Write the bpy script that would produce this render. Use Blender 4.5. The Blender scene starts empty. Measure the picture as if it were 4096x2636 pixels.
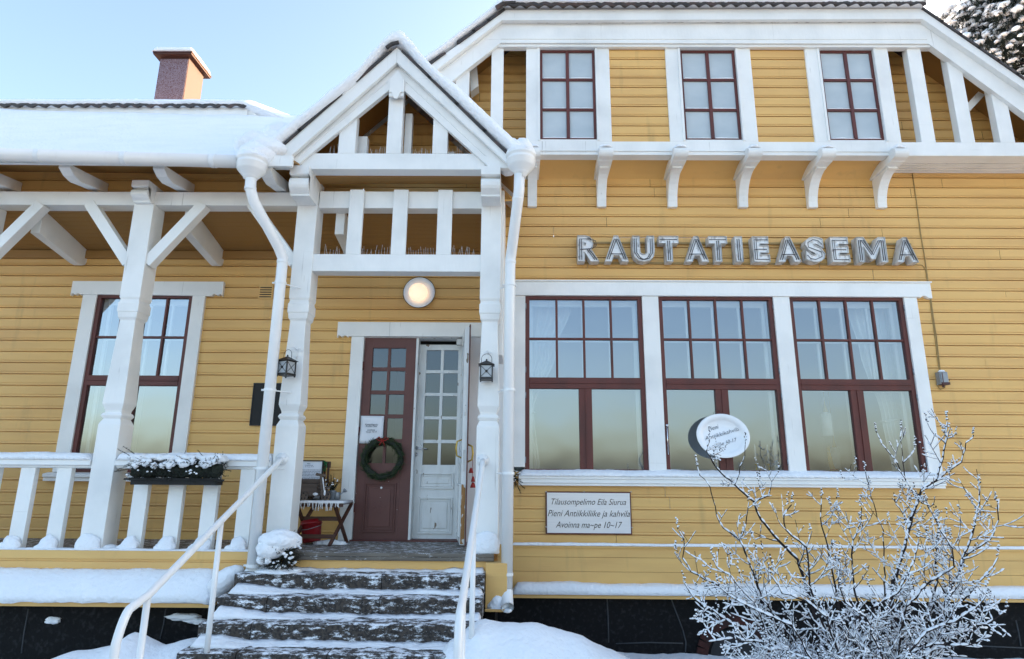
import bpy, bmesh, math, random
from mathutils import Vector, Matrix, noise, Euler
R = math.radians
rnd = random.Random(7)
sc = bpy.context.scene
col = sc.collection

# ------------------------------------------------------------------ camera, world, sun, exposure
PITCH, YAW, ROLL, FPX, CAMY, CAMZ = 0.233759, -0.00916579, 0.00738582, 2471.586, -7.2, 1.65
cp, sp, cy, sy = math.cos(PITCH), math.sin(PITCH), math.cos(YAW), math.sin(YAW)
FWD = Vector((sy*cp, cy*cp, sp)); RT0 = Vector((cy, -sy, 0)); UP0 = RT0.cross(FWD)
RT = RT0*math.cos(ROLL) + UP0*math.sin(ROLL); UP = UP0*math.cos(ROLL) - RT0*math.sin(ROLL)
CAM = Vector((0, CAMY, CAMZ))
cd = bpy.data.cameras.new('camera'); co = bpy.data.objects.new('camera', cd); col.objects.link(co)
M = Matrix((RT, UP, -FWD)).transposed().to_4x4(); M.translation = CAM
co.matrix_world = M
cd.sensor_width = 36; cd.lens = 36*FPX/4096; cd.clip_end = 3000; cd.clip_start = .05
sc.camera = co
SUN_EL, SUN_AZ = R(14), R(56)          # low winter sun behind the house, from the right
w = bpy.data.worlds.new('World'); sc.world = w; w.use_nodes = True
nt = w.node_tree; bg = nt.nodes['Background']
sk = nt.nodes.new('ShaderNodeTexSky'); sk.sky_type = 'NISHITA'; sk.sun_disc = False
sk.sun_elevation = SUN_EL; sk.sun_rotation = SUN_AZ
sk.air_density = .9; sk.dust_density = 2.8; sk.ozone_density = 1.7
nt.links.new(sk.outputs[0], bg.inputs[0]); bg.inputs[1].default_value = 0.15
sd = bpy.data.lights.new('sun', 'SUN'); sd.energy = 5.0; sd.angle = R(.6); sd.color = (1, .78, .55)
so = bpy.data.objects.new('sun', sd); col.objects.link(so)
sdir = Vector((math.sin(SUN_AZ)*math.cos(SUN_EL), math.cos(SUN_AZ)*math.cos(SUN_EL), math.sin(SUN_EL)))
so.rotation_euler = sdir.to_track_quat('Z', 'Y').to_euler(); so.location = (4, 20, 12)
sc.view_settings.view_transform = 'Standard'; sc.view_settings.look = 'None'
sc.view_settings.exposure = 2.2; sc.view_settings.gamma = 1
sc.view_settings.use_white_balance = True; sc.view_settings.white_balance_temperature = 7200

# ------------------------------------------------------------------ surveying: measured points of the facade, by depth plane
# every measured point gets its own real distance (Y): wall 0, veranda posts -0.75, bay front -0.45 ...
K = {'P': (0, 0, .58422), 'z1': (0, 0, 1.7496), 'z2': (1366, 0, 1.7496), 'z3': (2732, 0, 1.7496), 'z4': (0, 880, 1.7496),
     'z5': (1366, 880, 1.7496), 'z6': (2732, 880, 1.7496), 'b1': (0, 1756, 1.7496), 'b2': (1366, 1756, 1.7496),
     'b3': (2732, 1756, 1.7496), 'b4': (1366, 1250, 1.6213), 'g': (1240, 120, 2.393), 'e': (1240, 640, 2.991),
     'f': (260, 1750, 2.301), 't': (1040, 1780, 2.853), 'o': (2700, 1560, 3.85), 'v': (640, 560, 2.406), 'w': (0, 560, 2.406)}
def at(k, x, y, Y):
    ox, oy, s = K[k]
    d = FWD*FPX + RT*(ox + x/s - 2048) - UP*(oy + y/s - 1318)
    return CAM + d*((Y - CAMY)/d.y)
def X(k, x, y, Y): return at(k, x, y, Y).x
def Z(k, x, y, Y): return at(k, x, y, Y).z
def atX(k, x, y, XX):
    ox, oy, s = K[k]
    d = FWD*FPX + RT*(ox + x/s - 2048) - UP*(oy + y/s - 1318)
    return CAM + d*(XX/d.x)

# ------------------------------------------------------------------ materials
def mat(name, c=(.5, .5, .5), rough=.6, **k):
    m = bpy.data.materials.new(name); m.use_nodes = True
    b = m.node_tree.nodes['Principled BSDF']
    b.inputs['Base Color'].default_value = (*c, 1); b.inputs['Roughness'].default_value = rough
    for a, v in k.items(): b.inputs[a.replace('_', ' ')].default_value = v
    return m
def nodes(m): return m.node_tree, m.node_tree.nodes['Principled BSDF']
def vary(m, c2, scale=(4, 4, 4), lo=.4, hi=.65, det=6, amount=1., bump=0, bscale=(60, 60, 60), dist=.004):
    t, b = nodes(m); N = t.nodes; L = t.links
    tc = N.new('ShaderNodeTexCoord'); mp = N.new('ShaderNodeMapping'); mp.inputs['Scale'].default_value = scale
    L.new(tc.outputs['Object'], mp.inputs[0])
    n = N.new('ShaderNodeTexNoise'); n.inputs['Detail'].default_value = det; n.inputs['Scale'].default_value = 1
    L.new(mp.outputs[0], n.inputs['Vector'])
    r = N.new('ShaderNodeMapRange'); r.inputs['From Min'].default_value = lo; r.inputs['From Max'].default_value = hi
    r.inputs['To Max'].default_value = amount
    L.new(n.outputs['Fac'], r.inputs['Value'])
    mx = N.new('ShaderNodeMix'); mx.data_type = 'RGBA'
    src = b.inputs['Base Color'].links[0].from_socket if b.inputs['Base Color'].links else None
    if src: L.new(src, mx.inputs[6])
    else: mx.inputs[6].default_value = b.inputs['Base Color'].default_value
    mx.inputs[7].default_value = (*c2, 1)
    L.new(r.outputs[0], mx.inputs[0]); L.new(mx.outputs[2], b.inputs['Base Color'])
    if bump:
        mp2 = N.new('ShaderNodeMapping'); mp2.inputs['Scale'].default_value = bscale; L.new(tc.outputs['Object'], mp2.inputs[0])
        n2 = N.new('ShaderNodeTexNoise'); n2.inputs['Scale'].default_value = 1; n2.inputs['Detail'].default_value = 5
        L.new(mp2.outputs[0], n2.inputs['Vector'])
        bp = N.new('ShaderNodeBump'); bp.inputs['Strength'].default_value = bump; bp.inputs['Distance'].default_value = dist
        L.new(n2.outputs['Fac'], bp.inputs['Height']); L.new(bp.outputs[0], b.inputs['Normal'])
    return m
YEL = mat('yellow_paint', (.755, .452, .155), .55)
vary(YEL, (.64, .36, .125), (.9, 1, 5), .42, .72, 7, .8, .35, (3, 60, 90))
vary(YEL, (.30, .19, .08), (7, 7, 1.1), .62, .8, 8, .35)
YELSHADE = mat('yellow_shade_darkened', (.34, .17, .045), .6); vary(YELSHADE, (.34, .17, .05), (1, 5, 5), .45, .75, 7, .6, .3, (3, 60, 60))  # boards under ceilings and eaves: their deep shade is put into this darker colour
WHT = mat('white_paint', (.84, .84, .82), .45)
vary(WHT, (.62, .63, .62), (2, 2, 2), .45, .75, 9, .6, .5, (30, 30, 9))
vary(WHT, (.40, .38, .34), (22, 22, 3), .70, .80, 8, .45)
vary(WHT, (.34, .33, .31), (42, 42, 1.1), .70, .76, 6, .55)
vary(WHT, (.34, .33, .31), (1.1, 42, 42), .72, .78, 6, .45)
PIP = mat('white_enamel', (.80, .81, .81), .3); vary(PIP, (.6, .6, .6), (6, 6, 1.5), .6, .85, 6, .4, .1, (20, 20, 20))
RED = mat('red_brown_paint', (.115, .022, .016), .5); vary(RED, (.06, .016, .013), (5, 5, 2), .45, .7, 6, .7, .3, (90, 90, 20), .002)
DOORRED = mat('door_brown_paint', (.125, .042, .034), .55); vary(DOORRED, (.10, .035, .03), (3, 3, 7), .45, .7, 6, .7, .3, (60, 60, 14), .002)
vary(DOORRED, (.7, .7, .7), (30, 30, 30), .745, .76, 4, .8)
OLDW = mat('chipped_white_paint', (.72, .73, .72), .55); vary(OLDW, (.50, .49, .46), (9, 9, 3), .5, .75, 8, .6, .5, (40, 40, 12))
vary(OLDW, (.16, .10, .05), (20, 20, 8), .665, .68, 8, .9)
CHIP = mat('bare_orange_wood', (.30, .15, .05), .8); vary(CHIP, (.6, .6, .58), (18, 18, 10), .55, .58, 8, 1)
SNOW = mat('snow', (.86, .88, .91), .7)
vary(SNOW, (.78, .81, .86), (3, 3, 3), .4, .7, 5, .5, .8, (26, 26, 26), .022)
SNOW.node_tree.nodes['Principled BSDF'].inputs['Subsurface Weight'].default_value = .0
FROST = mat('frosted_glass', (.42, .49, .53), .4); vary(FROST, (.52, .58, .61), (3, 3, 5), .35, .7, 9, .8, .4, (130, 130, 130), .002)
TILE = mat('dark_roof_tile', (.035, .03, .03), .6); vary(TILE, (.10, .05, .04), (8, 8, 8), .5, .7, 6, .7, .4)
STONE = mat('black_foundation_stone', (.007, .007, .0075), .8, Specular_IOR_Level=.15); vary(STONE, (.04, .04, .042), (24, 24, 24), .52, .8, 12, .6, .6, (30, 30, 30), .01)
MORT = mat('grey_mortar', (.05, .055, .06), .9)
BRICK = mat('dark_red_brick', (.05, .011, .008), .9); vary(BRICK, (.02, .008, .007), (9, 9, 9), .4, .7, 6, .8, .5, (50, 50, 50))
GRAN = mat('brown_granite', (.060, .047, .039), .85); vary(GRAN, (.018, .015, .014), (40, 40, 40), .42, .6, 9, .9, .7, (70, 70, 70), .006)
WOOD = mat('grey_worn_deck_boards', (.17, .145, .12), .8); vary(WOOD, (.09, .075, .062), (3, 30, 30), .4, .65, 8, .9, .5, (6, 90, 90), .004)
def snow_patch(m, top, side, scale=9):
    """wind blown snow stuck on the stone: thick on treads, broken patches on risers"""
    t, b = nodes(m); N = t.nodes; L = t.links
    tc = N.new('ShaderNodeTexCoord'); mp = N.new('ShaderNodeMapping'); mp.inputs['Scale'].default_value = (scale*1.1, scale*1.8, scale*2.6)
    L.new(tc.outputs['Object'], mp.inputs[0])
    n = N.new('ShaderNodeTexNoise'); n.inputs['Scale'].default_value = 1; n.inputs['Detail'].default_value = 14; n.inputs['Roughness'].default_value = .78
    L.new(mp.outputs[0], n.inputs['Vector'])
    g = N.new('ShaderNodeNewGeometry'); s = N.new('ShaderNodeSeparateXYZ'); L.new(g.outputs['True Normal'], s.inputs[0])
    mr = N.new('ShaderNodeMapRange'); mr.inputs['From Min'].default_value = .3; mr.inputs['From Max'].default_value = .8
    mr.inputs['To Min'].default_value = side; mr.inputs['To Max'].default_value = top
    L.new(s.outputs['Z'], mr.inputs['Value'])
    ad = N.new('ShaderNodeMath'); ad.operation = 'ADD'; L.new(n.outputs['Fac'], ad.inputs[0]); L.new(mr.outputs[0], ad.inputs[1])
    m2 = N.new('ShaderNodeMapRange'); m2.inputs['From Min'].default_value = .54; m2.inputs['From Max'].default_value = .62
    L.new(ad.outputs[0], m2.inputs['Value'])
    mx = N.new('ShaderNodeMix'); mx.data_type = 'RGBA'; L.new(m2.outputs[0], mx.inputs[0])
    L.new(b.inputs['Base Color'].links[0].from_socket, mx.inputs[6]); mx.inputs[7].default_value = (.8, .83, .88, 1)
    L.new(mx.outputs[2], b.inputs['Base Color'])
snow_patch(GRAN, .07, .01); snow_patch(WOOD, .02, -.06, 12); 
BLACK = mat('black_metal', (.012, .012, .013), .45)
BOARDB = mat('black_board_paint', (.006, .006, .006), .7)
STEEL = mat('grey_weathered_sheet_metal', (.60, .59, .57), .55); vary(STEEL, (.18, .16, .14), (14, 14, 5), .48, .72, 8, .8, .2)
TROUGH = mat('letter_trough_metal', (.84, .85, .86), .5); vary(TROUGH, (.22, .20, .19), (20, 20, 12), .52, .72, 8, .8)
NEON = mat('dark_neon_tube_glass', (.06, .06, .065), .25)
PLATE = mat('brushed_silver_plate', (.72, .72, .73), .35, Metallic=.25); vary(PLATE, (.62, .62, .64), (2, 2, 60), .4, .7, 3, .5)
BRONZE = mat('dark_bronze_lettering', (.045, .032, .022), .5)
INK = mat('dark_blue_ink', (.02, .03, .06), .6)
PAPER = mat('white_paper', (.74, .76, .80), .6); vary(PAPER, (.6, .62, .68), (9, 9, 9), .5, .8, 3, .5)
CERAM = mat('white_glazed_ceramic', (.84, .86, .88), .25)
GREEN = mat('dark_conifer_needles', (.022, .045, .014), .7); vary(GREEN, (.05, .085, .02), (12, 12, 12), .4, .7, 5, .8)
DGREEN = mat('black_green_needles', (.012, .018, .010), .8)
BARK = mat('dark_twig_bark', (.022, .016, .017), .9, Specular_IOR_Level=.2); vary(BARK, (.045, .034, .035), (20, 20, 20), .4, .7, 5, .8)
REDF = mat('red_ribbon', (.30, .015, .01), .6); GRIB = mat('green_ribbon', (.01, .16, .05), .6)
BUCK = mat('red_plastic', (.24, .008, .012), .4)
TABW = mat('brown_varnished_wood', (.085, .032, .018), .5); vary(TABW, (.045, .018, .011), (5, 5, 30), .4, .7, 5, .8)
GWOOD = mat('grey_brown_toy_wood', (.13, .095, .075), .75); vary(GWOOD, (.07, .05, .042), (4, 4, 26), .4, .7, 6, .9)
ZINC = mat('zinc_metal', (.30, .33, .36), .45, Metallic=.4); vary(ZINC, (.2, .22, .24), (20, 20, 20), .4, .7, 5, .8)
CLOTH = mat('white_fringed_cloth', (.75, .76, .78), .9)
CURT = mat('thin_white_curtain', (.85, .87, .88), .9)
_t, _b = nodes(CURT); _b.inputs['Alpha'].default_value = .8
IRED = mat('chimney_red_sheet', (.055, .014, .008), .7); vary(IRED, (.045, .012, .009), (6, 6, 6), .4, .7, 5, .7)
CHFR = mat('chimney_frosted_sheet', (.09, .022, .02), .6); vary(CHFR, (.27, .22, .27), (90, 90, 90), .38, .60, 9, .8, .4, (60, 60, 60), .01)
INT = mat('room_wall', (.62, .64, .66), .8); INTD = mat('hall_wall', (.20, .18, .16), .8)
BRASS = mat('brass', (.55, .38, .09), .3, Metallic=.8); CHROME = mat('chrome', (.6, .6, .62), .15, Metallic=1)
CABLE = mat('yellow_painted_cable', (.34, .22, .08), .6)
GOLD = mat('straw', (.45, .28, .08), .7)
def glow(name, c, e):
    m = mat(name, c, .4); t, b = nodes(m); b.inputs['Emission Color'].default_value = (*c, 1); b.inputs['Emission Strength'].default_value = e; return m
LAMPG = glow('lit_opal_globe', (1, .76, .58), .2)
def glassmat(name, base, tint=(.82, .90, 1)):
    m = bpy.data.materials.new(name); m.use_nodes = True; t = m.node_tree; N = t.nodes; L = t.links
    N.remove(N['Principled BSDF']); o = N['Material Output']
    tr = N.new('ShaderNodeBsdfTransparent'); tr.inputs[0].default_value = (.86, .92, .92, 1)
    gl = N.new('ShaderNodeBsdfGlossy'); gl.inputs['Roughness'].default_value = .0; gl.inputs[0].default_value = (*tint, 1)
    fr = N.new('ShaderNodeFresnel'); fr.inputs[0].default_value = 1.5
    ad = N.new('ShaderNodeMath'); ad.operation = 'ADD'; ad.use_clamp = True; ad.inputs[1].default_value = base
    L.new(fr.outputs[0], ad.inputs[0]); mx = N.new('ShaderNodeMixShader')
    L.new(ad.outputs[0], mx.inputs[0]); L.new(tr.outputs[0], mx.inputs[1]); L.new(gl.outputs[0], mx.inputs[2]); L.new(mx.outputs[0], o.inputs[0])
    tc = N.new('ShaderNodeTexCoord'); n = N.new('ShaderNodeTexNoise'); n.inputs['Scale'].default_value = 2.2; n.inputs['Detail'].default_value = 1
    L.new(tc.outputs['Object'], n.inputs['Vector']); bp = N.new('ShaderNodeBump'); bp.inputs['Strength'].default_value = .25; bp.inputs['Distance'].default_value = .012
    L.new(n.outputs['Fac'], bp.inputs['Height']); L.new(bp.outputs[0], gl.inputs['Normal'])
    return m
GLASS = glassmat('window_glass', .23)
LGLASS = glassmat('lantern_glass', .06); DGLASS = glassmat('door_pane_glass', .05); MILK = mat('milky_lantern_glass', (.40, .43, .45), .25)

# ------------------------------------------------------------------ mesh helpers
class MB:
    def __init__(s): s.v = []; s.f = []; s.m = []
    def add(s, vs, fs, mi=0):
        o = len(s.v); s.v += [tuple(v) for v in vs]; s.f += [tuple(i+o for i in f) for f in fs]; s.m += [mi]*len(fs); return s
    def box(s, x0, x1, y0, y1, z0, z1, mi=0, mtx=None):
        vs = [Vector((x, y, z)) for x in (x0, x1) for y in (y0, y1) for z in (z0, z1)]
        if mtx: vs = [mtx @ v for v in vs]
        return s.add(vs, [(0, 1, 3, 2), (4, 6, 7, 5), (0, 4, 5, 1), (2, 3, 7, 6), (0, 2, 6, 4), (1, 5, 7, 3)], mi)
    def xz(s, pts, y0, y1, mi=0):       # polygon in XZ extruded along Y
        n = len(pts)
        a = sum(pts[i][0]*pts[(i+1) % n][1] - pts[(i+1) % n][0]*pts[i][1] for i in range(n))
        if a < 0: pts = pts[::-1]
        if y0 > y1: y0, y1 = y1, y0
        vs = [(p[0], y0, p[1]) for p in pts] + [(p[0], y1, p[1]) for p in pts]
        return s.add(vs, [tuple(range(n)), tuple(range(2*n-1, n-1, -1))] + [(i, i+n, (i+1) % n+n, (i+1) % n) for i in range(n)], mi)
    def yz(s, pts, x0, x1, mi=0):       # polygon in YZ extruded along X
        n = len(pts)
        a = sum(pts[i][0]*pts[(i+1) % n][1] - pts[(i+1) % n][0]*pts[i][1] for i in range(n))
        if a < 0: pts = pts[::-1]
        if x0 > x1: x0, x1 = x1, x0
        vs = [(x1, p[0], p[1]) for p in pts] + [(x0, p[0], p[1]) for p in pts]
        return s.add(vs, [tuple(range(n)), tuple(range(2*n-1, n-1, -1))] + [(i, i+n, (i+1) % n+n, (i+1) % n) for i in range(n)], mi)
    def tube(s, pts, r, seg=8, mi=0, caps=True, flat=None):
        pts = [Vector(p) for p in pts]; n = len(pts)
        rs = r if isinstance(r, (list, tuple)) else [r]*n
        vs = []; fs = []; ref = None
        for i, p in enumerate(pts):
            t = (pts[min(i+1, n-1)] - pts[max(i-1, 0)]).normalized()
            if ref is None: ref = t.orthogonal().normalized()
            u = (ref - t*ref.dot(t)); u = u.normalized() if u.length > 1e-6 else t.orthogonal().normalized()
            ref = u; w_ = t.cross(u)
            for j in range(seg):
                a = 2*math.pi*j/seg; vs.append(p + (u*math.cos(a) + w_*math.sin(a))*rs[i])
        for i in range(n-1):
            for j in range(seg):
                a = i*seg+j; b = i*seg+(j+1) % seg; fs.append((a, b, b+seg, a+seg))
        if caps: fs += [tuple(range(seg-1, -1, -1)), tuple(range((n-1)*seg, n*seg))]
        return s.add(vs, fs, mi)
    def lathe(s, prof, c, axis='Z', seg=24, mi=0, sx=1, sy=1):
        vs = []; fs = []; n = len(prof); c = Vector(c)
        for r, h in prof:
            for j in range(seg):
                a = 2*math.pi*j/seg; x, y = r*math.cos(a)*sx, r*math.sin(a)*sy
                vs.append(c + (Vector((x, y, h)) if axis == 'Z' else Vector((x, -h, y)) if axis == 'Y' else Vector((h, x, y))))
        for i in range(n-1):
            for j in range(seg):
                a = i*seg+j; b = i*seg+(j+1) % seg; fs.append((a, b, b+seg, a+seg))
        fs += [tuple(range(seg-1, -1, -1)), tuple(range((n-1)*seg, n*seg))]
        return s.add(vs, fs, mi)
    def blob(s, c, r, sc_=(1, 1, 1), amp=.25, fr=2., sub=2, mi=0, flatb=None, seed=0):
        bm = bmesh.new(); bmesh.ops.create_icosphere(bm, subdivisions=sub, radius=1); vs = []
        for v in bm.verts:
            n = v.co.normalized(); k = 1 + amp*noise.noise(n*fr + Vector((seed*3.1, seed*1.7, c[2]*7)))+.35*amp*noise.noise(n*fr*3 + Vector((seed, 5, 9)))
            p = Vector((n.x*sc_[0], n.y*sc_[1], n.z*sc_[2]))*r*k
            if flatb is not None and p.z < -flatb*r: p.z = -flatb*r
            vs.append(Vector(c)+p)
        fs = [tuple(v.index for v in f.verts) for f in bm.faces]; bm.free(); return s.add(vs, fs, mi)
def tag(o, label=None, cat=None, group=None, kind=None):
    if label: o['label'] = label
    if cat: o['category'] = cat
    if group: o['group'] = group
    if kind: o['kind'] = kind
    return o
def link(o, parent):
    col.objects.link(o)
    if parent: o.parent = parent; o.matrix_parent_inverse = Matrix.Translation(-parent.matrix_basis.translation) if parent.type == 'EMPTY' and False else Matrix.Identity(4)
    return o
def build(mb, name, m, parent=None, smooth=False, bevel=0, label=None, cat=None, group=None, kind=None, fixn=True):
    me = bpy.data.meshes.new(name); me.from_pydata(mb.v, [], mb.f)
    for x in (m if isinstance(m, (list, tuple)) else [m]): me.materials.append(x)
    for p, i in zip(me.polygons, mb.m): p.material_index = i; p.use_smooth = smooth
    if fixn:
        bm = bmesh.new(); bm.from_mesh(me); bmesh.ops.recalc_face_normals(bm, faces=bm.faces); bm.to_mesh(me); bm.free()
    o = bpy.data.objects.new(name, me)
    link(o, parent)
    if bevel:
        b = o.modifiers.new('bevel', 'BEVEL'); b.width = bevel; b.segments = 2; b.limit_method = 'ANGLE'; b.angle_limit = R(40)
    return tag(o, label, cat, group, kind)
def thing(name, label, cat, group=None):
    o = bpy.data.objects.new(name, None); col.objects.link(o); o.empty_display_size = .1
    return tag(o, label, cat, group)
def build_each(mb, name, m, parent=None, **k):
    """one object per separate piece of the mesh"""
    par = list(range(len(mb.v)))
    def fd(i):
        while par[i] != i: par[i] = par[par[i]]; i = par[i]
        return i
    for f in mb.f:
        for v in f[1:]: par[fd(f[0])] = fd(v)
    gr = {}
    for f in mb.f: gr.setdefault(fd(f[0]), []).append(f)
    for fs in gr.values():
        ids = sorted({v for f in fs for v in f}); ix = {v: i for i, v in enumerate(ids)}
        q = MB(); q.add([mb.v[i] for i in ids], [tuple(ix[v] for v in f) for f in fs]); build(q, name, m, parent, **k)
def settle(o):
    """move a thing's origin to the base of its parts, leaving the parts where they are"""
    pts = []
    def walk(c):
        if c.type == 'MESH': pts.extend(v.co for v in c.data.vertices)
        for d in c.children: walk(d)
    walk(o)
    if not pts: return
    b = Vector((sum(p.x for p in pts)/len(pts), sum(p.y for p in pts)/len(pts), min(p.z for p in pts)))
    def shift(c):
        if c.type == 'MESH': c.data.transform(Matrix.Translation(-b))
        for d in c.children: shift(d)
    o.location = b
    seen = set()
    def sh(c):
        if c.type == 'MESH' and c.data.name not in seen: seen.add(c.data.name); c.data.transform(Matrix.Translation(-b))
        for d in c.children: sh(d)
    sh(o)
def nz(x, y=0, z=0, s=1.): return noise.noise(Vector((x*s, y*s, z*s)))
def snow_loft(mb, x0, x1, prof, n=60, amp=.02, seed=0, taper=.05):
    """a long ridge of snow along X; prof(x) gives (y,z) points from back to front"""
    rings = []
    for i in range(n+1):
        t = i/n; x = x0+(x1-x0)*t; pr = prof(x); m_ = len(pr); ring = []
        e = min(1, min(t, 1-t)*abs(x1-x0)/max(taper, 1e-4)); e = math.sqrt(max(0, 1-(1-e)**2))
        cy_ = sum(p[0] for p in pr)/m_; zb = min(p[1] for p in pr)
        for j, (y, z) in enumerate(pr):
            a = amp*(nz(x*1.4, y*2, z*2+seed)+.5*nz(x*6+seed, y*6, z*6)+.5*nz(x*18, y*18, z*18+seed)+.25*nz(x*41, y*41, z*41))
            k = 0 if (z-zb) < 1e-4 else 1
            ring.append(Vector((x, y + a*k*.6, zb + (z-zb)*e + a*k)))
        rings.append(ring)
    m_ = len(rings[0]); vs = [v for r in rings for v in r]; fs = []
    for i in range(n):
        for j in range(m_): a = i*m_+j; b = i*m_+(j+1) % m_; fs.append((a, b, b+m_, a+m_))
    fs += [tuple(range(m_)), tuple(range(n*m_, (n+1)*m_))]
    return mb.add(vs, fs)
def dome(yb, yf, z, h, n=9, over=0.):
    """cross-section of snow lying on a ledge from yb (back) to yf (front)"""
    pts = []
    for j in range(n+1):
        t = j/n; y = yb+(yf-yb)*t
        pts.append((y, z + h*(1-max(0, (t-.45)/.55)**2.6)**.7 if t < 1 else z))
    return [(yb, z)] + pts
def textmesh(s, size=1, shear=0, offset=0, extrude=.01, spacing=1, fill=True, align='CENTER'):
    c = bpy.data.curves.new('t', 'FONT'); c.body = s; c.size = size; c.shear = shear; c.offset = offset; c.extrude = extrude
    c.space_character = spacing; c.align_x = align; c.resolution_u = 3
    if not fill: c.fill_mode = 'NONE'
    o = bpy.data.objects.new('t', c); col.objects.link(o)
    dg = bpy.context.evaluated_depsgraph_get(); me = bpy.data.meshes.new_from_object(o.evaluated_get(dg))
    vs = [v.co.copy() for v in me.vertices]; fs = [tuple(p.vertices) for p in me.polygons]
    bpy.data.objects.remove(o); bpy.data.curves.remove(c); bpy.data.meshes.remove(me)
    return vs, fs

def clip(mb_, planes):
    """keep what lies below planes given as (point, outward normal)"""
    me = bpy.data.meshes.new('c'); me.from_pydata(mb_.v, [], mb_.f); bm = bmesh.new(); bm.from_mesh(me); bpy.data.meshes.remove(me)
    for p, n_ in planes: bmesh.ops.bisect_plane(bm, geom=bm.verts[:]+bm.edges[:]+bm.faces[:], plane_co=p, plane_no=n_, clear_outer=True)
    bm.verts.index_update(); mb_.v = [tuple(v.co) for v in bm.verts]; mb_.f = [tuple(v.index for v in f.verts) for f in bm.faces]; mb_.m = [0]*len(mb_.f); bm.free(); return mb_
PITCHB = .1353
def siding(x0, x1, z0, z1, y, zref, mb, pitch=PITCHB):
    k = math.floor((zref - z1)/pitch); zt = zref - k*pitch
    if zt < z1: zt += pitch
    P_ = []                                                # (z, y) from the top down
    while zt > z0 - pitch:
        for dz, dy in ((0, .018), (.010, .018), (.0105, -.008), (pitch-.027, -.005), (pitch-.0255, .002), (pitch-.022, .002), (pitch-.0205, -.005), (pitch-.001, -.010)):
            P_.append((zt-dz, y+dy))
        zt -= pitch
    P_ = [(min(z1, max(z0, z)), q) for z, q in P_]
    rj = random.Random(int(zref*1000+x0*77))
    for b0 in range(0, len(P_)-1, 8):
        row = P_[b0:b0+9]; cuts = [x0]                     # boards are butted end to end at random places
        if x1-x0 > 2.5:
            x = x0+rj.uniform(.5, 4.5)
            while x < x1-.4: cuts += [x-.002, x+.002]; x += rj.uniform(2.6, 4.8)
        cuts.append(x1); dy = 0
        for a, b in zip(cuts[::2], cuts[1::2]):
            vs = []; fs = []; dy = rj.uniform(-.0012, .0012) if x1-x0 > 2.5 else 0
            for z, q in row: vs += [(a, q+dy, z), (b, q+dy, z)]
            for i in range(len(row)-1):
                if abs(row[i][0]-row[i+1][0]) < 1e-7 and (row[i][0] in (z0, z1)): continue
                fs.append((2*i, 2*i+1, 2*i+3, 2*i+2))
            if fs: mb.add(vs, fs)

# ================================================================== THE STATION
B = thing('station_building', 'yellow clapboard wooden railway station with white trim, veranda and snowy roofs', 'building')
XC = -.155                                           # the corner where the tall house begins
ZR, ZL = 4.553, Z('z4', 300, 390, 0)
# ---------------- right wall -----------------
wz = {'band_t': Z('P', 1500, 662, 0), 'head': Z('P', 1500, 694, 0), 'sill': Z('P', 1500, 1104, 0), 'silb': Z('P', 1500, 1136, 0),
      'ledge': Z('b2', 1800, 752, 0), 'bot': Z('b2', 2000, 1072, 0), 'drip': Z('b2', 2000, 1100, 0), 'sof': 5.40}
wx = [X('z5', 1287, 540, 0), X('z5', 2097, 537, 0), X('z6', 0, 545, 0)*0+X('P', 1536.5, 700, 0), X('z6', 620, 545, 0), X('z6', 733, 548, 0), X('z6', 1530, 550, 0)]
xo1 = X('z6', 1620, 550, 0)
XE = 14.0
mb = MB()
siding(XC, XE, wz['head']+.02, wz['sof'], 0, ZR, mb)
siding(XC, XE, wz['ledge'], wz['sill'], 0, ZR, mb)
siding(xo1-.02, XE, wz['sill'], wz['head']+.02, 0, ZR, mb)
build(mb, 'clapboard_wall', YEL, B, fixn=False)
# upper wall behind the jettied frame
rk = [at('P', 860, 257, -.57), at('P', 1183, 23, -.57), at('P', 2150, 20, -.57), at('P', 2560, 301, -.57)]
nL = Vector((-(rk[1].z-rk[0].z), 0, rk[1].x-rk[0].x)).normalized(); nR = Vector((rk[2].z-rk[3].z, 0, rk[3].x-rk[2].x)).normalized()
mb = MB(); siding(-1.6, XE, 5.40, rk[1].z-.12, .0, ZR, mb); clip(mb, [(rk[0]-nL*.12, nL), (rk[2]-nR*.12, nR)]); build(mb, 'clapboard_wall', YEL, B, fixn=False)
mb = MB()     # flat base boards under the ledge
zz = [wz['ledge']-.0, Z('b2', 2000, 828, 0), Z('b2', 2000, 928, 0), wz['bot']-.03]
for a, b in zip(zz, zz[1:]): mb.box(XC-.05, XE, -.035, .02, b+.0015, a-.0015)
mb.box(XC-.05, XE, -.055, .02, wz['ledge']-.012, wz['ledge']+.012)
build(mb, 'base_boards', YEL, B, bevel=.002)
mb = MB(); mb.yz([(0, wz['bot']+.03), (-.16, wz['bot']-.01), (-.16, wz['drip']), (0, wz['drip'])], XC-.05, XE)
build(mb, 'drip_board', YEL, B, bevel=.003)
mb = MB(); snow_loft(mb, XC+.05, XE, lambda x: dome(-.03, -.075, wz['ledge']+.012, .028, 6), 160, .007, 3); build(mb, 'ledge_snow', SNOW, B, smooth=True)
mb = MB(); snow_loft(mb, XC+.1, XE, lambda x: dome(-.03, -.19, wz['bot']-.0, .10+.02*nz(x, 0, 3), 9), 200, .014, 9); build(mb, 'ledge_snow', SNOW, B, smooth=True)
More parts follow.
